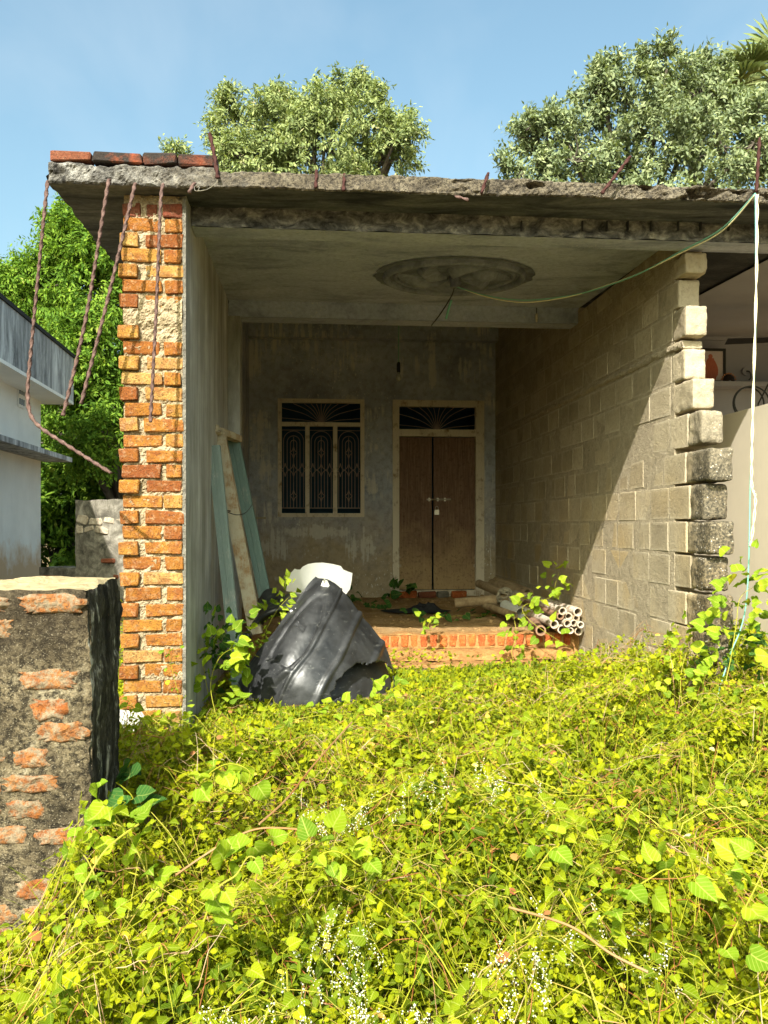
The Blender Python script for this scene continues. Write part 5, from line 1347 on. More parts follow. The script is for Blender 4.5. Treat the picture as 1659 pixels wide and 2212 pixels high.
def sprigs(n, y0, y1, T, size, nl, L, lowk, nbL, nbS, pw=-.5, width=None, zbias=0.0, upr=(.35, 1.0), where=None):
    x, y = scatter(n, y0, y1, pw, .02)
    pit = nz(x, y, 4.3, 7.0) * .7 + nz(x, y, 9.5, 2.2) * .5; kp = (pit < .38) | (rng.random(n) < .28); x, y = x[kp], y[kp]; n = len(x)
    if where is not None:
        o = where(x, y); x, y = x[o], y[o]; n = len(x)
    g0 = gzn(x, y); h = canopy(x, y)
    ln = rng.uniform(L[0], L[1], n); dr = rdir(n, upr[0], upr[1])
    depth = rng.random(n) ** lowk
    top = g0 + h * (1 - .75 * depth) + zbias
    tip = np.stack([x, y, np.maximum(top, g0 + .02)], 1); bas = tip - dr * ln[:,None]
    bas[:,2] = np.maximum(bas[:,2], g0 - .02)
    stems(nbS, bas, tip, np.full(n, .0014) * rng.uniform(.7, 1.5, n))
    dr = norm(tip - bas); s1 = norm(np.cross(dr, rdir(n, -.3, .3)))
    for k in range(nl):
        t = .25 + .75 * (k + rng.random(n) * .5) / nl
        P = bas + (tip - bas) * np.minimum(t, 1)[:,None]
        ang = k * 2.4 + rng.normal(0, .5, n)
        s2 = np.cross(dr, s1)
        out = s1 * np.cos(ang)[:,None] + s2 * np.sin(ang)[:,None]
        D = norm(out + dr * rng.uniform(.0, .7, n)[:,None] + np.array([0, 0, .12]))
        N = norm(np.array([-.25, -.45, 1.0]) + rng.normal(0, .42, (n, 3)))
        S = rng.uniform(size[0], size[1], n) * (1.05 - .25 * t) * np.exp(rng.normal(0, .18, n))
        leaves(nbL, T, P, D, N, S, width if width is None else rng.uniform(width[0], width[1], n))
gc = NB(); gs = NB()
sprigs(5200, 1.45, 3.4, T_OVAL, (.012, .026), 11, (.10, .22), 1.6, gc, gs, width=(.75, 1.15))
sprigs(2600, 1.45, 3.6, T_OVAL, (.024, .046), 7, (.12, .25), 1.9, gc, gs, width=(.6, .95))
sprigs(8800, 3.2, 8.0, T_SMALL, (.018, .040), 10, (.10, .24), 1.5, gc, gs, pw=-.7, width=(.8, 1.2))
sprigs(4200, 4.0, 7.8, T_SMALL, (.02, .045), 9, (.06, .16), 1.3, gc, gs, pw=0, width=(.8, 1.2))
sprigs(1500, 3.4, 7.6, T_OVAL, (.035, .06), 7, (.12, .26), 2.2, gc, gs, pw=-.6, width=(.6, .95))
# a second, greener weed with lance-shaped leaves growing in patches
gg = NB()
pm_ = lambda x, y: nz(x, y, 1.5, 9.0) + .3 * nz(x, y, 5.0, 3.0) > .12
sprigs(2600, 1.45, 3.4, T_OVAL, (.028, .055), 9, (.12, .26), 1.7, gg, gs, width=(.38, .62), zbias=.02, where=pm_, upr=(.5, 1.0))
sprigs(3800, 3.2, 7.9, T_BROAD, (.03, .06), 9, (.12, .26), 1.7, gg, gs, pw=-.6, width=(.8, 1.2), zbias=.02, where=pm_, upr=(.5, 1.0))
o = gg.build('lance_leaved_weeds', mat_leaf_green); tag(o, 'patches of greener lance-leaved weeds among the ground cover', 'weeds', kind='stuff')
# low greenery in the yard to the left, seen between stump and pillar, and by the ruined wall
def patch(n, xr, yr, h, size):
    x = rng.uniform(*xr, n); y = rng.uniform(*yr, n); o = ok(x, y) if yr[1] != 8.1 else rng.random(n) < .8 * np.clip(nz(x, y, 3.0, 1.0) + .4, 0, 1); x, y = x[o], y[o]; n = len(x)
    P = np.stack([x, y, gzn(x, y) + (.06 if yr[1] == 8.1 else 0) + rng.random(n) * h], 1)
    leaves(gc, T_SMALL, P, rdir(n, -.1, .6), norm(np.array([-.2, -.4, 1.]) + rng.normal(0, .5, (n, 3))), rng.uniform(*size, n))
patch(9000, (-3.4, -1.5), (3.9, 9.0), .14, (.02, .045))
for yy_ in np.arange(1.5, 5.2, .5):          # the weeds go on past the sides of the view
    patch(1300, (.49 * yy_ + .25, .49 * yy_ + 1.9), (yy_, yy_ + .5), .36, (.03, .055))
    if yy_ < 2.6: patch(900, (-.49 * yy_ - 1.9, -.49 * yy_ - .25), (yy_, yy_ + .5), .10, (.03, .055))
patch(700, (-.3, 1.9), (7.3, 8.1), .12, (.025, .05))
patch(2500, (-4.2, -2.0), (9.0, 13.0), .25, (.03, .06))
patch(5000, (2.2, 3.2), (5.0, 7.4), .35, (.03, .06))
ground_cover = gc.build('ground_cover', mat_leaf_small); tag(ground_cover, 'dense mat of small yellow-green weeds covering the plot', 'weeds', kind='stuff')
o = gs.build('weed_stems', mat_stem); tag(o, 'thin green stems among the weeds', 'weeds', kind='stuff')

# heart-leaved creeper spread among the weeds
hv = NB(); hs = NB()
def creepers(n, y0, y1, size, leaf_n, pw, zup=.03):
    x, y = scatter(n, y0, y1, pw, .05)
    a = rng.uniform(0, 2*np.pi, n); step = rng.uniform(.05, .09, n)
    prev = None
    for k in range(leaf_n):
        a = a + rng.normal(0, .35, n); x = x + np.cos(a) * step; y = y + np.sin(a) * step
        o = ok(x, y, .03) & (y > 1.4)
        z = gzn(x, y) + canopy(x, y) + zup + .03 * np.sin(k * 1.3 + x * 9)
        P = np.stack([x, y, z], 1)
        if prev is not None: stems(hs, prev[0][o & prev[1]], P[o & prev[1]], np.full((o & prev[1]).sum(), .0019))
        prev = (P, o)
        d = np.stack([np.cos(a + (1 if k % 2 else -1) * 1.2), np.sin(a + (1 if k % 2 else -1) * 1.2), np.full(n, .25)], 1) + rng.normal(0, .25, (n, 3))
        S = rng.uniform(size[0], size[1], n) * (1.0 - .35 * k / leaf_n)
        Q = P + norm(d) * (S * .5)[:,None]
        stems(hs, P[o], Q[o], np.full(o.sum(), .0012))
        N = norm(np.array([-.25, -.5, .9]) + rng.normal(0, .38, (n, 3)))
        leaves(hv, T_HEART, Q[o], (d + np.array([0, 0, -.35]))[o], N[o], S[o], rng.uniform(.85, 1.1, o.sum()))
creepers(75, 1.55, 3.1, (.022, .055), 8, -.2)
creepers(85, 2.8, 5.2, (.025, .06), 8, -.3)
creepers(55, 4.8, 7.4, (.03, .065), 7, 0, .0)
o = hv.build('creeper_leaves', mat_leaf_heart); tag(o, 'heart-shaped light green creeper leaves spread over the weeds', 'creeper', kind='stuff')
o = hs.build('creeper_stems', mat_stem); tag(o, 'pale green runners of the creeper among the weeds', 'creeper', kind='stuff')

# grass
gb = NB()
def grass(n, x, y, L, bend=.5):
    n = len(x); z = gzn(x, y); a = rng.uniform(0, 2*np.pi, n); l = L * rng.uniform(.6, 1.15, n) + .02
    for s0, s1 in ((0, .45), (.45, .8), (.8, 1.0)):
        def pt(s): return np.stack([x + np.cos(a)*l*bend*s*s, y + np.sin(a)*l*bend*s*s, z + l*(s - .35*bend*s*s)], 1)
        A, B = pt(s0), pt(s1); w = np.stack([-np.sin(a), np.cos(a), 0*a], 1) * .003
        V = np.stack([A - w*(1-s0*.6), A + w*(1-s0*.6), B + w*(1-s1)*.9, B - w*(1-s1)*.9], 1).reshape(-1, 3)
        gb.add(V, np.arange(n*4).reshape(-1, 4))
x, y = scatter(9000, 1.5, 7.8, -.4); h = canopy(x, y); grass(9000, x, y, h, .7)
o = gb.build('grass', mat_grass); tag(o, 'thin grass blades among the weeds and round the pillar foot', 'grass', kind='stuff')

# dry twigs and long arching runners
def curves(n, y0, y1, L, r, mat, name, label, arch, lift, pw=-.4, sag=0.0):
    mb_ = MB(); x, y = scatter(n, y0, y1, pw, .05)
    for i in range(n):
        a = random.uniform(0, 2*math.pi); l = random.uniform(*L); pts = []; xx, yy = x[i], y[i]; c = random.uniform(-1.2, 1.2)
        zt = random.uniform(*arch)
        for k in range(9):
            s = k / 8; X_ = xx + math.cos(a + c*s) * l * s; Y_ = yy + math.sin(a + c*s) * l * s
            Y_ = max(Y_, 1.35)
            z = float(gzn(np.array(X_), np.array(Y_)) + canopy(np.array(X_), np.array(Y_))) * 1.0 + lift + zt * math.sin(math.pi * s) + random.uniform(-.008, .008)
            if not bool(ok(np.array([X_]), np.array([Y_]), .01)[0]): break
            pts.append((X_, Y_, z))
        if len(pts) > 3: mb_.tube(pts, [r * random.uniform(.7, 1.3) * (1 - .5 * k / len(pts)) for k in range(len(pts))], 4, False)
    o = mb_.build(name, mat); tag(o, label, 'twigs' if mat is mat_twig else 'weeds', kind='stuff')
curves(1500, 1.5, 7.0, (.08, .42), .0015, mat_twig, 'dry_twigs', 'dry reddish and straw-coloured twigs tangled in the weeds', (-.02, .06), -.03)
curves(520, 1.5, 5.5, (.10, .40), .0016, mat_stem, 'loose_stems', 'loose yellow-green stems rising out of the weeds', (.0, .09), -.01)
curves(80, 1.5, 3.6, (.3, .8), .0024, mat_stem, 'long_runners', 'long pale green runners arching over the near weeds', (.0, .10), -.02, pw=-.2)

# dead leaves
dl = NB(); x, y = scatter(520, 1.5, 7.0, -.4); n = 520
P = np.stack([x, y, gzn(x, y) + canopy(x, y) * rng.uniform(.75, 1.05, n)], 1)
leaves(dl, T_OVAL, P, rdir(n, -.2, .4), norm(np.array([-.2, -.4, 1.]) + rng.normal(0, .5, (n, 3))), rng.uniform(.018, .045, n), rng.uniform(.6, 1.1, n))
o = dl.build('fallen_leaves', mat_dead); tag(o, 'scattered dead leaves, red, yellow and straw', 'leaves', kind='stuff')

# white flower spikes
fb = NB(); fsn = NB()
OCT = (np.array([[1,0,0],[-1,0,0],[0,1,0],[0,-1,0],[0,0,1.2],[0,0,-1.2]]) * .5, np.array([[0,2,4],[2,1,4],[1,3,4],[3,0,4],[2,0,5],[1,2,5],[3,1,5],[0,3,5]]))
cl = [(860, 2020, 1.95), (800, 1850, 2.3), (1040, 2130, 1.85), (1120, 2110, 1.8), (1100, 2190, 1.75), (700, 1830, 2.4), (1070, 1620, 3.4), (1110, 1590, 3.5), (930, 1690, 3.2), (620, 2040, 2.0), (560, 2060, 2.0), (760, 1640, 3.0), (1180, 1960, 2.1), (1010, 1990, 2.1), (900, 2080, 1.85), (690, 1620, 3.3), (1390, 1960, 2.2), (1150, 2050, 1.9), (830, 1960, 2.05)]
for cx, cy, Y in cl:
    p = at(cx, cy, Y); m_ = random.randint(8, 15)
    for i in range(m_):
        b0 = np.array([p.x + random.gauss(0, .07), p.y + random.gauss(0, .07), 0]); b0[2] = float(gzn(b0[0], b0[1]) + canopy(b0[0], b0[1])) - .03
        d = np.array([random.gauss(0, .45), random.gauss(0, .35), 1.0]); d /= np.linalg.norm(d); l = random.uniform(.06, .15)
        stems(fsn, b0[None], (b0 + d*l)[None], np.array([.0012]))
        k = int(l / .0055); t = np.linspace(.2, 1, k)[:,None]
        P = b0 + d*l*t + rng.normal(0, .0035, (k, 3)); S = rng.uniform(.0045, .0085, k)
        P = P + rng.normal(0, .003, (k, 3)); leaves(fb, OCT, P, rdir(k, -1, 1), rdir(k, -1, 1), S * rng.uniform(.5, 1.0, k), rng.uniform(.4, .8, k))
o = fb.build('flower_spikes', mat_flower); tag(o, 'tiny white flower spikes rising from the near weeds', 'flowers', kind='stuff')
o = fsn.build('flower_stalks', mat_stem); tag(o, 'thin stalks of the white flower spikes', 'flowers', kind='stuff')

# ================================================================== SINGLE CREEPERS AND WEEDS (each leaf a piece)
def np_mesh(T, name, mat, w=1.0, warp=0.0, seed=0):
    V, F = T; V = V.copy(); V[:,0] *= w; r_ = random.Random(seed); V[:,2] += warp * np.sin(V[:,0]*5 + seed) * .1 + warp * .12 * np.cos(V[:,1]*6 + seed)
    V[:,1] -= 0
    me = bpy.data.meshes.new(name); me.from_pydata(V.tolist(), [], F.tolist()); me.materials.append(mat)
    lay = me.uv_layers.new(name='UVMap')
    for i, l in enumerate(me.loops): lay.data[i].uv = (T[0][l.vertex_index][0] + .5, T[0][l.vertex_index][1])
    me.polygons.foreach_set('use_smooth', [True]*len(F)); return me
LM = {}
for key, T, mt in (('heart', T_HEART, mat_vine_leaf), ('dark', T_HEART, mat_vine_dark), ('oval', T_OVAL, mat_vine_leaf), ('narrow', T_BROAD, mat_vine_leaf), ('darkoval', T_OVAL, mat_vine_dark)):
    LM[key] = [np_mesh(T, 'leaf_' + key, mt, 1 + .12 * (i - 1), 1.0, i) for i in range(3)]
def vine(name, label, cat, pts, nleaf, size, kind='heart', spread=.05, up=.5, stem_r=.003, n=30, group=None, smat=None, seed=1, droop=.3):
    rs = random.Random(seed); base_ = Vector(pts[0]); root = empty(name, base_); tag(root, label, cat, group)
    path = [p - base_ for p in catmull(pts, n)]
    mb_ = MB(); mb_.tube(path, [stem_r * (1 - .5 * i / n) for i in range(n + 1)], 5); mb_.build('stem', smat or mat_stem, root)
    for k in range(nleaf):
        t = (k + rs.random() * .6) / nleaf * n; i = min(int(t), n - 1); p = path[i].lerp(path[i+1], t - i)
        tg = (path[i+1] - path[i]).normalized()
        sd__ = Vector((rs.gauss(0, 1), rs.gauss(0, 1), rs.gauss(0, .6))); sd__ = (sd__ - tg * sd__.dot(tg)).normalized()
        q = p + sd__ * spread * rs.uniform(.3, 1.0) + Vector((0, 0, up * spread * rs.random()))
        d = (sd__ + tg * .4 + Vector((0, 0, -droop))).normalized(); nn = Vector((-.3 + rs.gauss(0, .35), -.65 + rs.gauss(0, .35), .75 + rs.gauss(0, .3)))
        x = d.cross(nn).normalized(); z = x.cross(d); s = rs.uniform(*size)
        mw = Matrix(((x.x*s, d.x*s, z.x*s, q.x), (x.y*s, d.y*s, z.y*s, q.y), (x.z*s, d.z*s, z.z*s, q.z), (0,0,0,1)))
        link_mesh('leaf', rs.choice(LM[kind]), None, root, mw)
    return root
def PT(l, Y=None): return [at(*p) if len(p) == 3 else at(p[0], p[1], Y) for p in l]
vine('creeper', 'heart-leaved creeper climbing beside the shade-painted side of the gate stump', 'creeper', PT([(340, 1960), (310, 1870), (275, 1800), (235, 1745), (205, 1735)], 2.62), 15, (.045, .085), spread=.06, seed=3)
vine('creeper', 'creeper shoot with pale leaves leaning left across the gate stump front', 'creeper', PT([(230, 1990), (215, 1920), (190, 1860), (165, 1832), (150, 1822)], 2.5), 11, (.04, .075), spread=.045, seed=4)
vine('creeper', 'thin bare runner trailing down to the lower left corner', 'creeper', PT([(300, 1780, 2.5), (225, 1840, 2.45), (150, 1960, 2.4), (60, 2030, 2.3), (-20, 2075, 2.2)]), 7, (.02, .035), spread=.03, seed=5)
vine('creeper', 'cluster of broad light green creeper leaves in the mid-left weeds', 'creeper', PT([(430, 1700), (460, 1665), (500, 1650), (540, 1670), (520, 1720)], 3.15), 16, (.05, .10), spread=.07, seed=6)
vine('creeper', 'large round-leaved creeper in the lower left weeds', 'creeper', PT([(440, 1990), (470, 1920), (510, 1890), (540, 1850), (580, 1880)], 2.15), 14, (.045, .08), spread=.06, seed=7)
vine('creeper', 'bright yellow-green creeper bushing up between left wall and tank', 'creeper', PT([(470, 1560, 5.6), (455, 1480, 5.7), (475, 1420, 5.8), (515, 1400, 5.9), (560, 1420, 5.95)]), 80, (.05, .10), spread=.19, seed=8)
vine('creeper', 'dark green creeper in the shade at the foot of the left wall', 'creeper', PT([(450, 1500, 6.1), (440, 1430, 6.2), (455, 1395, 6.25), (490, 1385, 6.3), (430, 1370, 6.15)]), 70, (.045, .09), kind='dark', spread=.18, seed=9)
vine('weed', 'slender leafy weed growing out of the torn mouth of the tank', 'weed', PT([(560, 1400, 6.95), (580, 1350, 6.93), (605, 1310, 6.95), (640, 1275, 7.0)]), 80, (.06, .11), kind='narrow', spread=.12, seed=10)
vine('creeper', 'creeper sprawling over the pipe stack with one shoot up the block wall', 'creeper', PT([(1225, 1395, 7.9), (1150, 1345, 7.9), (1130, 1310, 8.0), (1190, 1290, 8.1), (1200, 1262, 8.3), (1208, 1235, 8.4)]), 44, (.05, .10), spread=.13, seed=11)
vine('creeper', 'leafy creeper hanging down over the brick edge left of the pipes', 'creeper', PT([(1110, 1330, 7.9), (1115, 1375, 7.85), (1105, 1410, 7.8), (1120, 1450, 7.6)]), 22, (.045, .085), spread=.10, seed=12)
def fl_(x, y): 
    p = hit(x, y, 2, .49); return W(p.x, p.y, .50)
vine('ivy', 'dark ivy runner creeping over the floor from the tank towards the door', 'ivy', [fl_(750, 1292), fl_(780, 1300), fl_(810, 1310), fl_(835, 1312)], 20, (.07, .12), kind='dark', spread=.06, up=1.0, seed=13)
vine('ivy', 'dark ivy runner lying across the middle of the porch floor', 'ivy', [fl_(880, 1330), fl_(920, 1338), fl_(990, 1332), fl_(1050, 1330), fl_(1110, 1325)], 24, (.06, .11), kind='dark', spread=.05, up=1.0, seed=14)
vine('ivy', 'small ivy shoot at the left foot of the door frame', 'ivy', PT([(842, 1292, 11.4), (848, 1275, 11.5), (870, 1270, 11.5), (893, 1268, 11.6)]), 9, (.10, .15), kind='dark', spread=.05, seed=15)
vine('creeper', 'pale creeper tuft spilling over the middle of the brick edge', 'creeper', PT([(930, 1362, 8.0), (925, 1350, 8.0), (938, 1335, 8.15), (910, 1345, 8.1)]), 12, (.045, .075), spread=.06, seed=16)
vine('creeper', 'tall creeper climbing the hanging green wire at the right edge', 'creeper', PT([(1545, 1560, 4.9), (1575, 1440, 5.0), (1590, 1350, 5.05), (1600, 1290, 5.1), (1640, 1262, 5.15)]), 85, (.04, .09), spread=.20, seed=17)
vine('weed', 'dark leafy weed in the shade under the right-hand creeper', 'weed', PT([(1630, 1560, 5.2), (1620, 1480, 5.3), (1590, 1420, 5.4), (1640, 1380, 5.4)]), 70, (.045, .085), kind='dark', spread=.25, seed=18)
vine('creeper', 'low creeper at the foot of the block wall end', 'creeper', PT([(1480, 1560, 5.0), (1470, 1470, 5.2), (1490, 1400, 5.3), (1540, 1385, 5.3)]), 50, (.04, .08), spread=.16, seed=19)
vine('creeper', 'broad heart-leaved creeper in the lower right weeds', 'creeper', PT([(1280, 2010), (1330, 1950), (1400, 1900), (1450, 1880), (1490, 1950)], 2.15), 12, (.045, .075), spread=.06, seed=20)
vine('creeper', 'creeper with rounded leaves at the lower right edge', 'creeper', PT([(1560, 2060), (1600, 1980), (1640, 1900), (1660, 1850)], 2.1), 12, (.045, .075), spread=.06, seed=21)
vine('creeper', 'creeper sprig with three broad leaves in the centre foreground', 'creeper', PT([(1160, 1880), (1180, 1850), (1200, 1830), (1230, 1840)], 2.45), 6, (.05, .085), spread=.05, seed=22)
vine('wild_gourd', 'lobed leaf plant beside the gate stump, its shade painted as dark blue-green', 'weed', PT([(300, 1760, 3.2), (285, 1720, 3.2), (265, 1700, 3.2), (250, 1690, 3.2)]), 6, (.08, .13), kind='dark', spread=.05, seed=23)  # leaves painted dark to carry the shade beside the stump
vine('weed', 'thin straggly weed in front of the brick pillar foot', 'weed', PT([(395, 1560, 5.0), (385, 1500, 5.0), (370, 1440, 5.02), (365, 1405, 5.03)]), 16, (.025, .05), kind='oval', spread=.07, seed=24, stem_r=.002)
vine('creeper', 'sunlit creeper along the foot of the torn tank', 'creeper', PT([(610, 1560, 5.6), (690, 1545, 5.65), (770, 1540, 5.7), (830, 1510, 5.75), (850, 1470, 5.8)]), 34, (.05, .09), spread=.09, seed=25)
vine('creeper', 'creeper of yellow-green leaves in the left-centre foreground', 'creeper', PT([(660, 1900), (690, 1850), (730, 1840), (780, 1870), (800, 1840)], 2.4), 14, (.04, .07), spread=.06, seed=26)
for i, (pts, lab) in enumerate((([(560, 1780, 2.7), (620, 1725, 2.9), (680, 1650, 3.3), (760, 1560, 3.9)], 'long dry straw stalk slanting up right from the left weeds'), ([(380, 1890, 2.5), (470, 1830, 2.6), (560, 1790, 2.65), (680, 1795, 2.6)], 'dry grey stalk arching over the left weeds'), ([(1100, 1960, 2.1), (1230, 2000, 2.0), (1320, 2060, 1.95), (1400, 2100, 1.9)], 'pale dry stalk lying in the lower right weeds'))):
    mb_ = MB(); P_ = PT(pts); mb_.tube([p - P_[0] for p in catmull(P_, 30)], .0035, 5); o = mb_.build('dry_stalk', mat_twig); o.location = P_[0]; tag(o, lab, 'stalk')

# ================================================================== TREES
def tree(name, label, base_xy, lumps, T, mat, nsp, nl, size, L, seed, droop=0.0, wid=(.8, 1.2), trunk=.22, extra=None):
    """lumps: (x, y, r px, Y) of foliage masses on the survey sheet"""
    r_ = np.random.default_rng(seed); rs = random.Random(seed)
    root = empty(name, (base_xy[0], base_xy[1], .25)); tag(root, label, 'tree', 'trees behind the house'); O = np.array(root.location)
    nb = NB(); bk = MB()
    C = []; 
    for x, y, rx, ry, Y in lumps:
        p = at(x, y, Y); C.append((p, rx * K * Y / FPX, ry * K * Y / FPX))
    wt = np.array([a * b for _, a, b in C]); wt = wt / wt.sum()
    tips = []
    for (c, a, b), w in zip(C, wt):
        n = max(8, int(nsp * w))
        d = norm(r_.normal(0, 1, (n, 3))); rad = r_.uniform(.25, 1.0, n) ** .6
        # uneven lobes
        lob = (.92 + .28 * (r_.random(n) ** 6)) + .28 * np.sin(d[:,0]*5 + seed) * np.cos(d[:,2]*6 + c.x) + .15 * np.sin(d[:,1]*9 + d[:,2]*7)
        P = np.array(c) + d * (rad * lob)[:,None] * np.array([a, (a + b) * .5, b]) * .86
        gate = np.sin(P[:,0]*2.3 + seed) * np.cos(P[:,2]*2.1 - seed) + .6 * np.sin(P[:,1]*2.9 + P[:,2]*1.7) + .5 * np.sin(P[:,0]*5.1 - P[:,2]*4.3) + r_.normal(0, .25, n)
        kp = gate > -.15; P = P[kp]; d = d[kp]; n = len(P)
        D = norm(d * .9 + r_.normal(0, .5, (n, 3)) + np.array([0, 0, .25 - droop])); l = r_.uniform(L[0], L[1], n)
        E = P + D * l[:,None]; s1 = norm(np.cross(D, r_.normal(0, 1, (n, 3)))); s2 = np.cross(D, s1)
        for k in range(nl):
            t = (k + .6) / nl; Q = P + (E - P) * t; Q[:,2] -= droop * .35 * t * t * l
            if T is T_NARROW: out = s1 * (1 if k % 2 else -1)
            else: out = s1 * math.cos(k * 2.4) + s2 * math.sin(k * 2.4)
            LD = norm(out + D * .55 + r_.normal(0, .22, (n, 3)) - np.array([0, 0, droop * .8]))
            N = norm(np.array([-.3, -.5, .8]) + r_.normal(0, .55, (n, 3)))
            leaves(nb, T, Q - O, LD, N, r_.uniform(size[0], size[1], n), r_.uniform(wid[0], wid[1], n))
        tips += [(c, Vector(P[i])) for i in r_.choice(n, min(n, 14), replace=False)]
    for c, a, b in C:                                   # loose sprays that break the outline
        for _ in range(9):
            d0 = norm(r_.normal(0, 1, 3) + np.array([0, -.1, .35])); st_ = np.array(c) + d0 * np.array([a, (a+b)*.5, b]) * .8
            ln_ = r_.uniform(.25, .6) * max(.7, min(a, b)); n = 12
            tt = r_.random(n); P = st_ + (d0 * ln_) * tt[:,None] + np.array([0, 0, -.15 * droop]) * (tt ** 2)[:,None] + r_.normal(0, .06, (n, 3))
            bk.tube([Vector(st_) - Vector(root.location), Vector(st_ + d0 * ln_) - Vector(root.location)], [.02, .006], 4, False)
            for k in range(nl):
                LD = norm(r_.normal(0, .7, (n, 3)) + d0 * .6 - np.array([0, 0, droop * .7]))
                leaves(nb, T, P - O + r_.normal(0, .07, (n, 3)), LD, norm(np.array([-.3, -.5, .8]) + r_.normal(0, .55, (n, 3))), r_.uniform(size[0], size[1], n), r_.uniform(wid[0], wid[1], n))
    top = max(C, key=lambda q: q[0].z)[0]; low = min(C, key=lambda q: q[0].z)[0]
    ox = Vector(root.location); cy = sum((c.z for c, _, _ in C)) / len(C)
    fork = Vector((base_xy[0], base_xy[1], max(1.5, low.z - 2.0)))
    bk.tube([Vector((0, 0, -.2)), (fork - ox) * .5 + Vector((.12, .05, 0)), fork - ox], [trunk, trunk * .8, trunk * .65], 9)
    for c, a, b in C:
        m_ = fork.lerp(c, .55) + Vector((rs.uniform(-.3, .3), rs.uniform(-.3, .3), .2))
        bk.tube([p - ox for p in catmull([fork, m_, c], 8)], [trunk * .5 * (1 - i / 9) + .02 for i in range(9)], 6, False)
    for c, t in tips:
        m_ = c.lerp(t, .5) + Vector((rs.uniform(-.1, .1), rs.uniform(-.1, .1), rs.uniform(-.05, .15)))
        bk.tube([p - ox for p in (c, m_, t)], [.03, .018, .006], 4, False)
    nb.build('crown', mat, root); bk.build('trunk', mat_bark, root, smooth=True)
    return root
tree('pod_tree', 'rounded feathery tree with brownish pods rising above the middle of the roof', (-1.6, 23.0), [
    (700, 320, 150, 95, 22), (610, 290, 80, 85, 22), (740, 235, 80, 60, 22.5), (800, 265, 65, 75, 22), (850, 310, 45, 60, 21.5), (870, 285, 30, 40, 22), (760, 195, 42, 26, 22.5), (690, 240, 40, 50, 22), (640, 235, 30, 26, 22),
    (495, 290, 32, 75, 22), (490, 225, 16, 22, 22), (520, 340, 45, 50, 21.5), (575, 225, 26, 26, 22), (840, 350, 60, 30, 21.8), (560, 340, 60, 50, 22), (378, 335, 14, 14, 22), (690, 440, 190, 80, 22), (540, 450, 80, 70, 22)],
    T_NARROW, mat_tree_center, 6200, 10, (.09, .17), (.25, .5), 41, droop=.55, wid=(1.0, 1.6))
tree('broadleaf_tree', 'tall broad-leaved tree with glossy grey-green leaves paled by painted haze above the right of the roof', (6.2, 22.0), [
    (1300, 310, 110, 90, 20.5), (1410, 300, 120, 100, 20.5), (1350, 220, 80, 75, 20.5), (1290, 200, 38, 50, 20), (1440, 150, 40, 42, 20.5), (1415, 125, 22, 26, 20.5), (1320, 165, 24, 24, 20), (1510, 215, 65, 70, 21), (1530, 160, 36, 34, 21),
    (1180, 310, 68, 62, 20), (1150, 285, 30, 30, 20), (1130, 380, 60, 20, 19.5), (1560, 320, 110, 85, 20), (1630, 310, 70, 75, 20), (1630, 265, 40, 35, 20.5), (1240, 350, 70, 50, 19.5), (1590, 240, 30, 25, 21), (1700, 300, 80, 90, 20), (1250, 440, 160, 70, 20), (1480, 450, 170, 80, 20)],
    T_BROAD, mat_tree_right, 4400, 10, (.10, .17), (.25, .6), 42, droop=.1, wid=(.75, 1.05), trunk=.2)
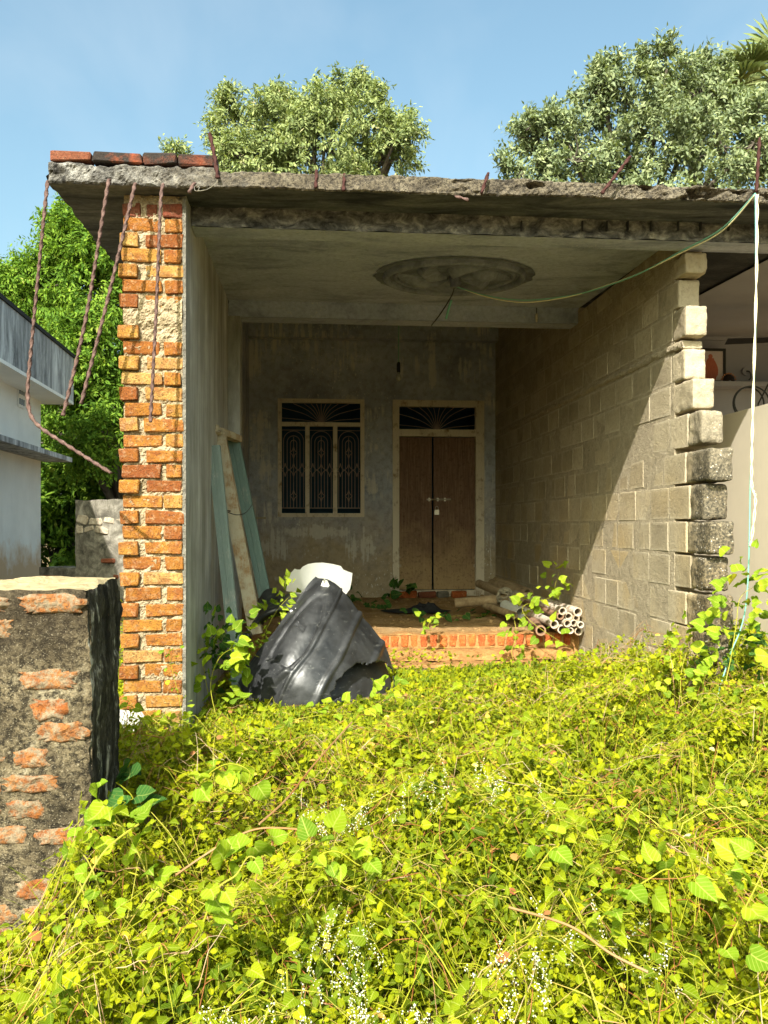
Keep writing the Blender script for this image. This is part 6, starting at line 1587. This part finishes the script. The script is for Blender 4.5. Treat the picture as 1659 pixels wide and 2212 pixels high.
tree('feathery_tree', 'tall feathery light green tree standing behind the white house at the left', (-6.2, 20.5), [
    (160, 530, 70, 60, 20), (190, 600, 100, 90, 20), (110, 640, 80, 60, 20), (60, 600, 48, 34, 20), (45, 650, 50, 40, 20.5), (210, 720, 110, 90, 19.5), (130, 720, 70, 60, 20), (230, 830, 90, 80, 19.5), (180, 870, 90, 70, 19.3), (140, 480, 30, 30, 20), (150, 960, 70, 60, 19.5), (230, 950, 80, 70, 19), (260, 640, 60, 80, 20.5), (25, 610, 26, 20, 20)],
    T_NARROW, mat_tree_feather, 9000, 11, (.09, .17), (.35, .65), 43, droop=.45, wid=(1.0, 1.7))
tree('shade_tree', 'dense dark tree filling the gap between the white house and the ruined wall', (-5.6, 22.5), [
    (140, 1050, 80, 90, 21.5), (230, 1060, 90, 90, 21.5), (180, 1160, 110, 80, 21), (120, 940, 60, 80, 22), (260, 900, 70, 90, 22), (270, 1180, 80, 80, 21), (110, 1200, 60, 60, 21)],
    T_NARROW, mat_tree_feather, 4200, 11, (.16, .26), (.35, .6), 44, droop=.4, wid=(1.2, 2.0))
# fan palms
def palm(label, px, py, Y, seed, nf, rad):
    c = at(px, py, Y); rs = random.Random(seed); root = empty('fan_palm', (c.x, c.y, .25)); tag(root, label, 'palm', 'trees behind the house')
    tk_ = MB(); H = c.z - .25; tk_.tube([(0, 0, -.1), (.1, 0, H * .5), (0, 0, H)], [.24, .19, .17], 10); tk_.build('trunk', mat_bark, root, smooth=True)
    for k in range(nf):
        az = 2 * math.pi * k / nf + rs.uniform(-.3, .3); el = rs.uniform(-.2, 1.1); ax = Vector((math.cos(az) * math.cos(el), math.sin(az) * math.cos(el), math.sin(el)))
        h = Vector((0, 0, H)); e = h + ax * rad * .8; sx = ax.cross(Vector((0, 0, 1))).normalized(); up = sx.cross(ax)
        mb_ = MB(); mb_.tube([h, e], [.03, .015], 5)
        ns = 22
        for i in range(ns):
            a = R(-115) + R(230) * i / (ns - 1); d = (ax * math.cos(a) + sx * math.sin(a)).normalized(); l = rad * (.95 + .1 * rs.random()); w = up.cross(d).normalized() * rad * .035
            tipp = e + d * l + Vector((0, 0, -.12 * rad)); mid = e + d * l * .6 + up * .03
            mb_.add([e, mid - w, tipp, mid + w], [(0, 1, 2), (0, 2, 3)])
        mb_.build('frond', mat_palm, root)
palm('fan palm with stiff radiating fronds at the right edge above the roof', 1668, 175, 25, 51, 16, 1.15)
palm('fan palm whose frond tips poke out through the broad-leaved tree', 1500, 245, 23.5, 52, 13, 1.05)
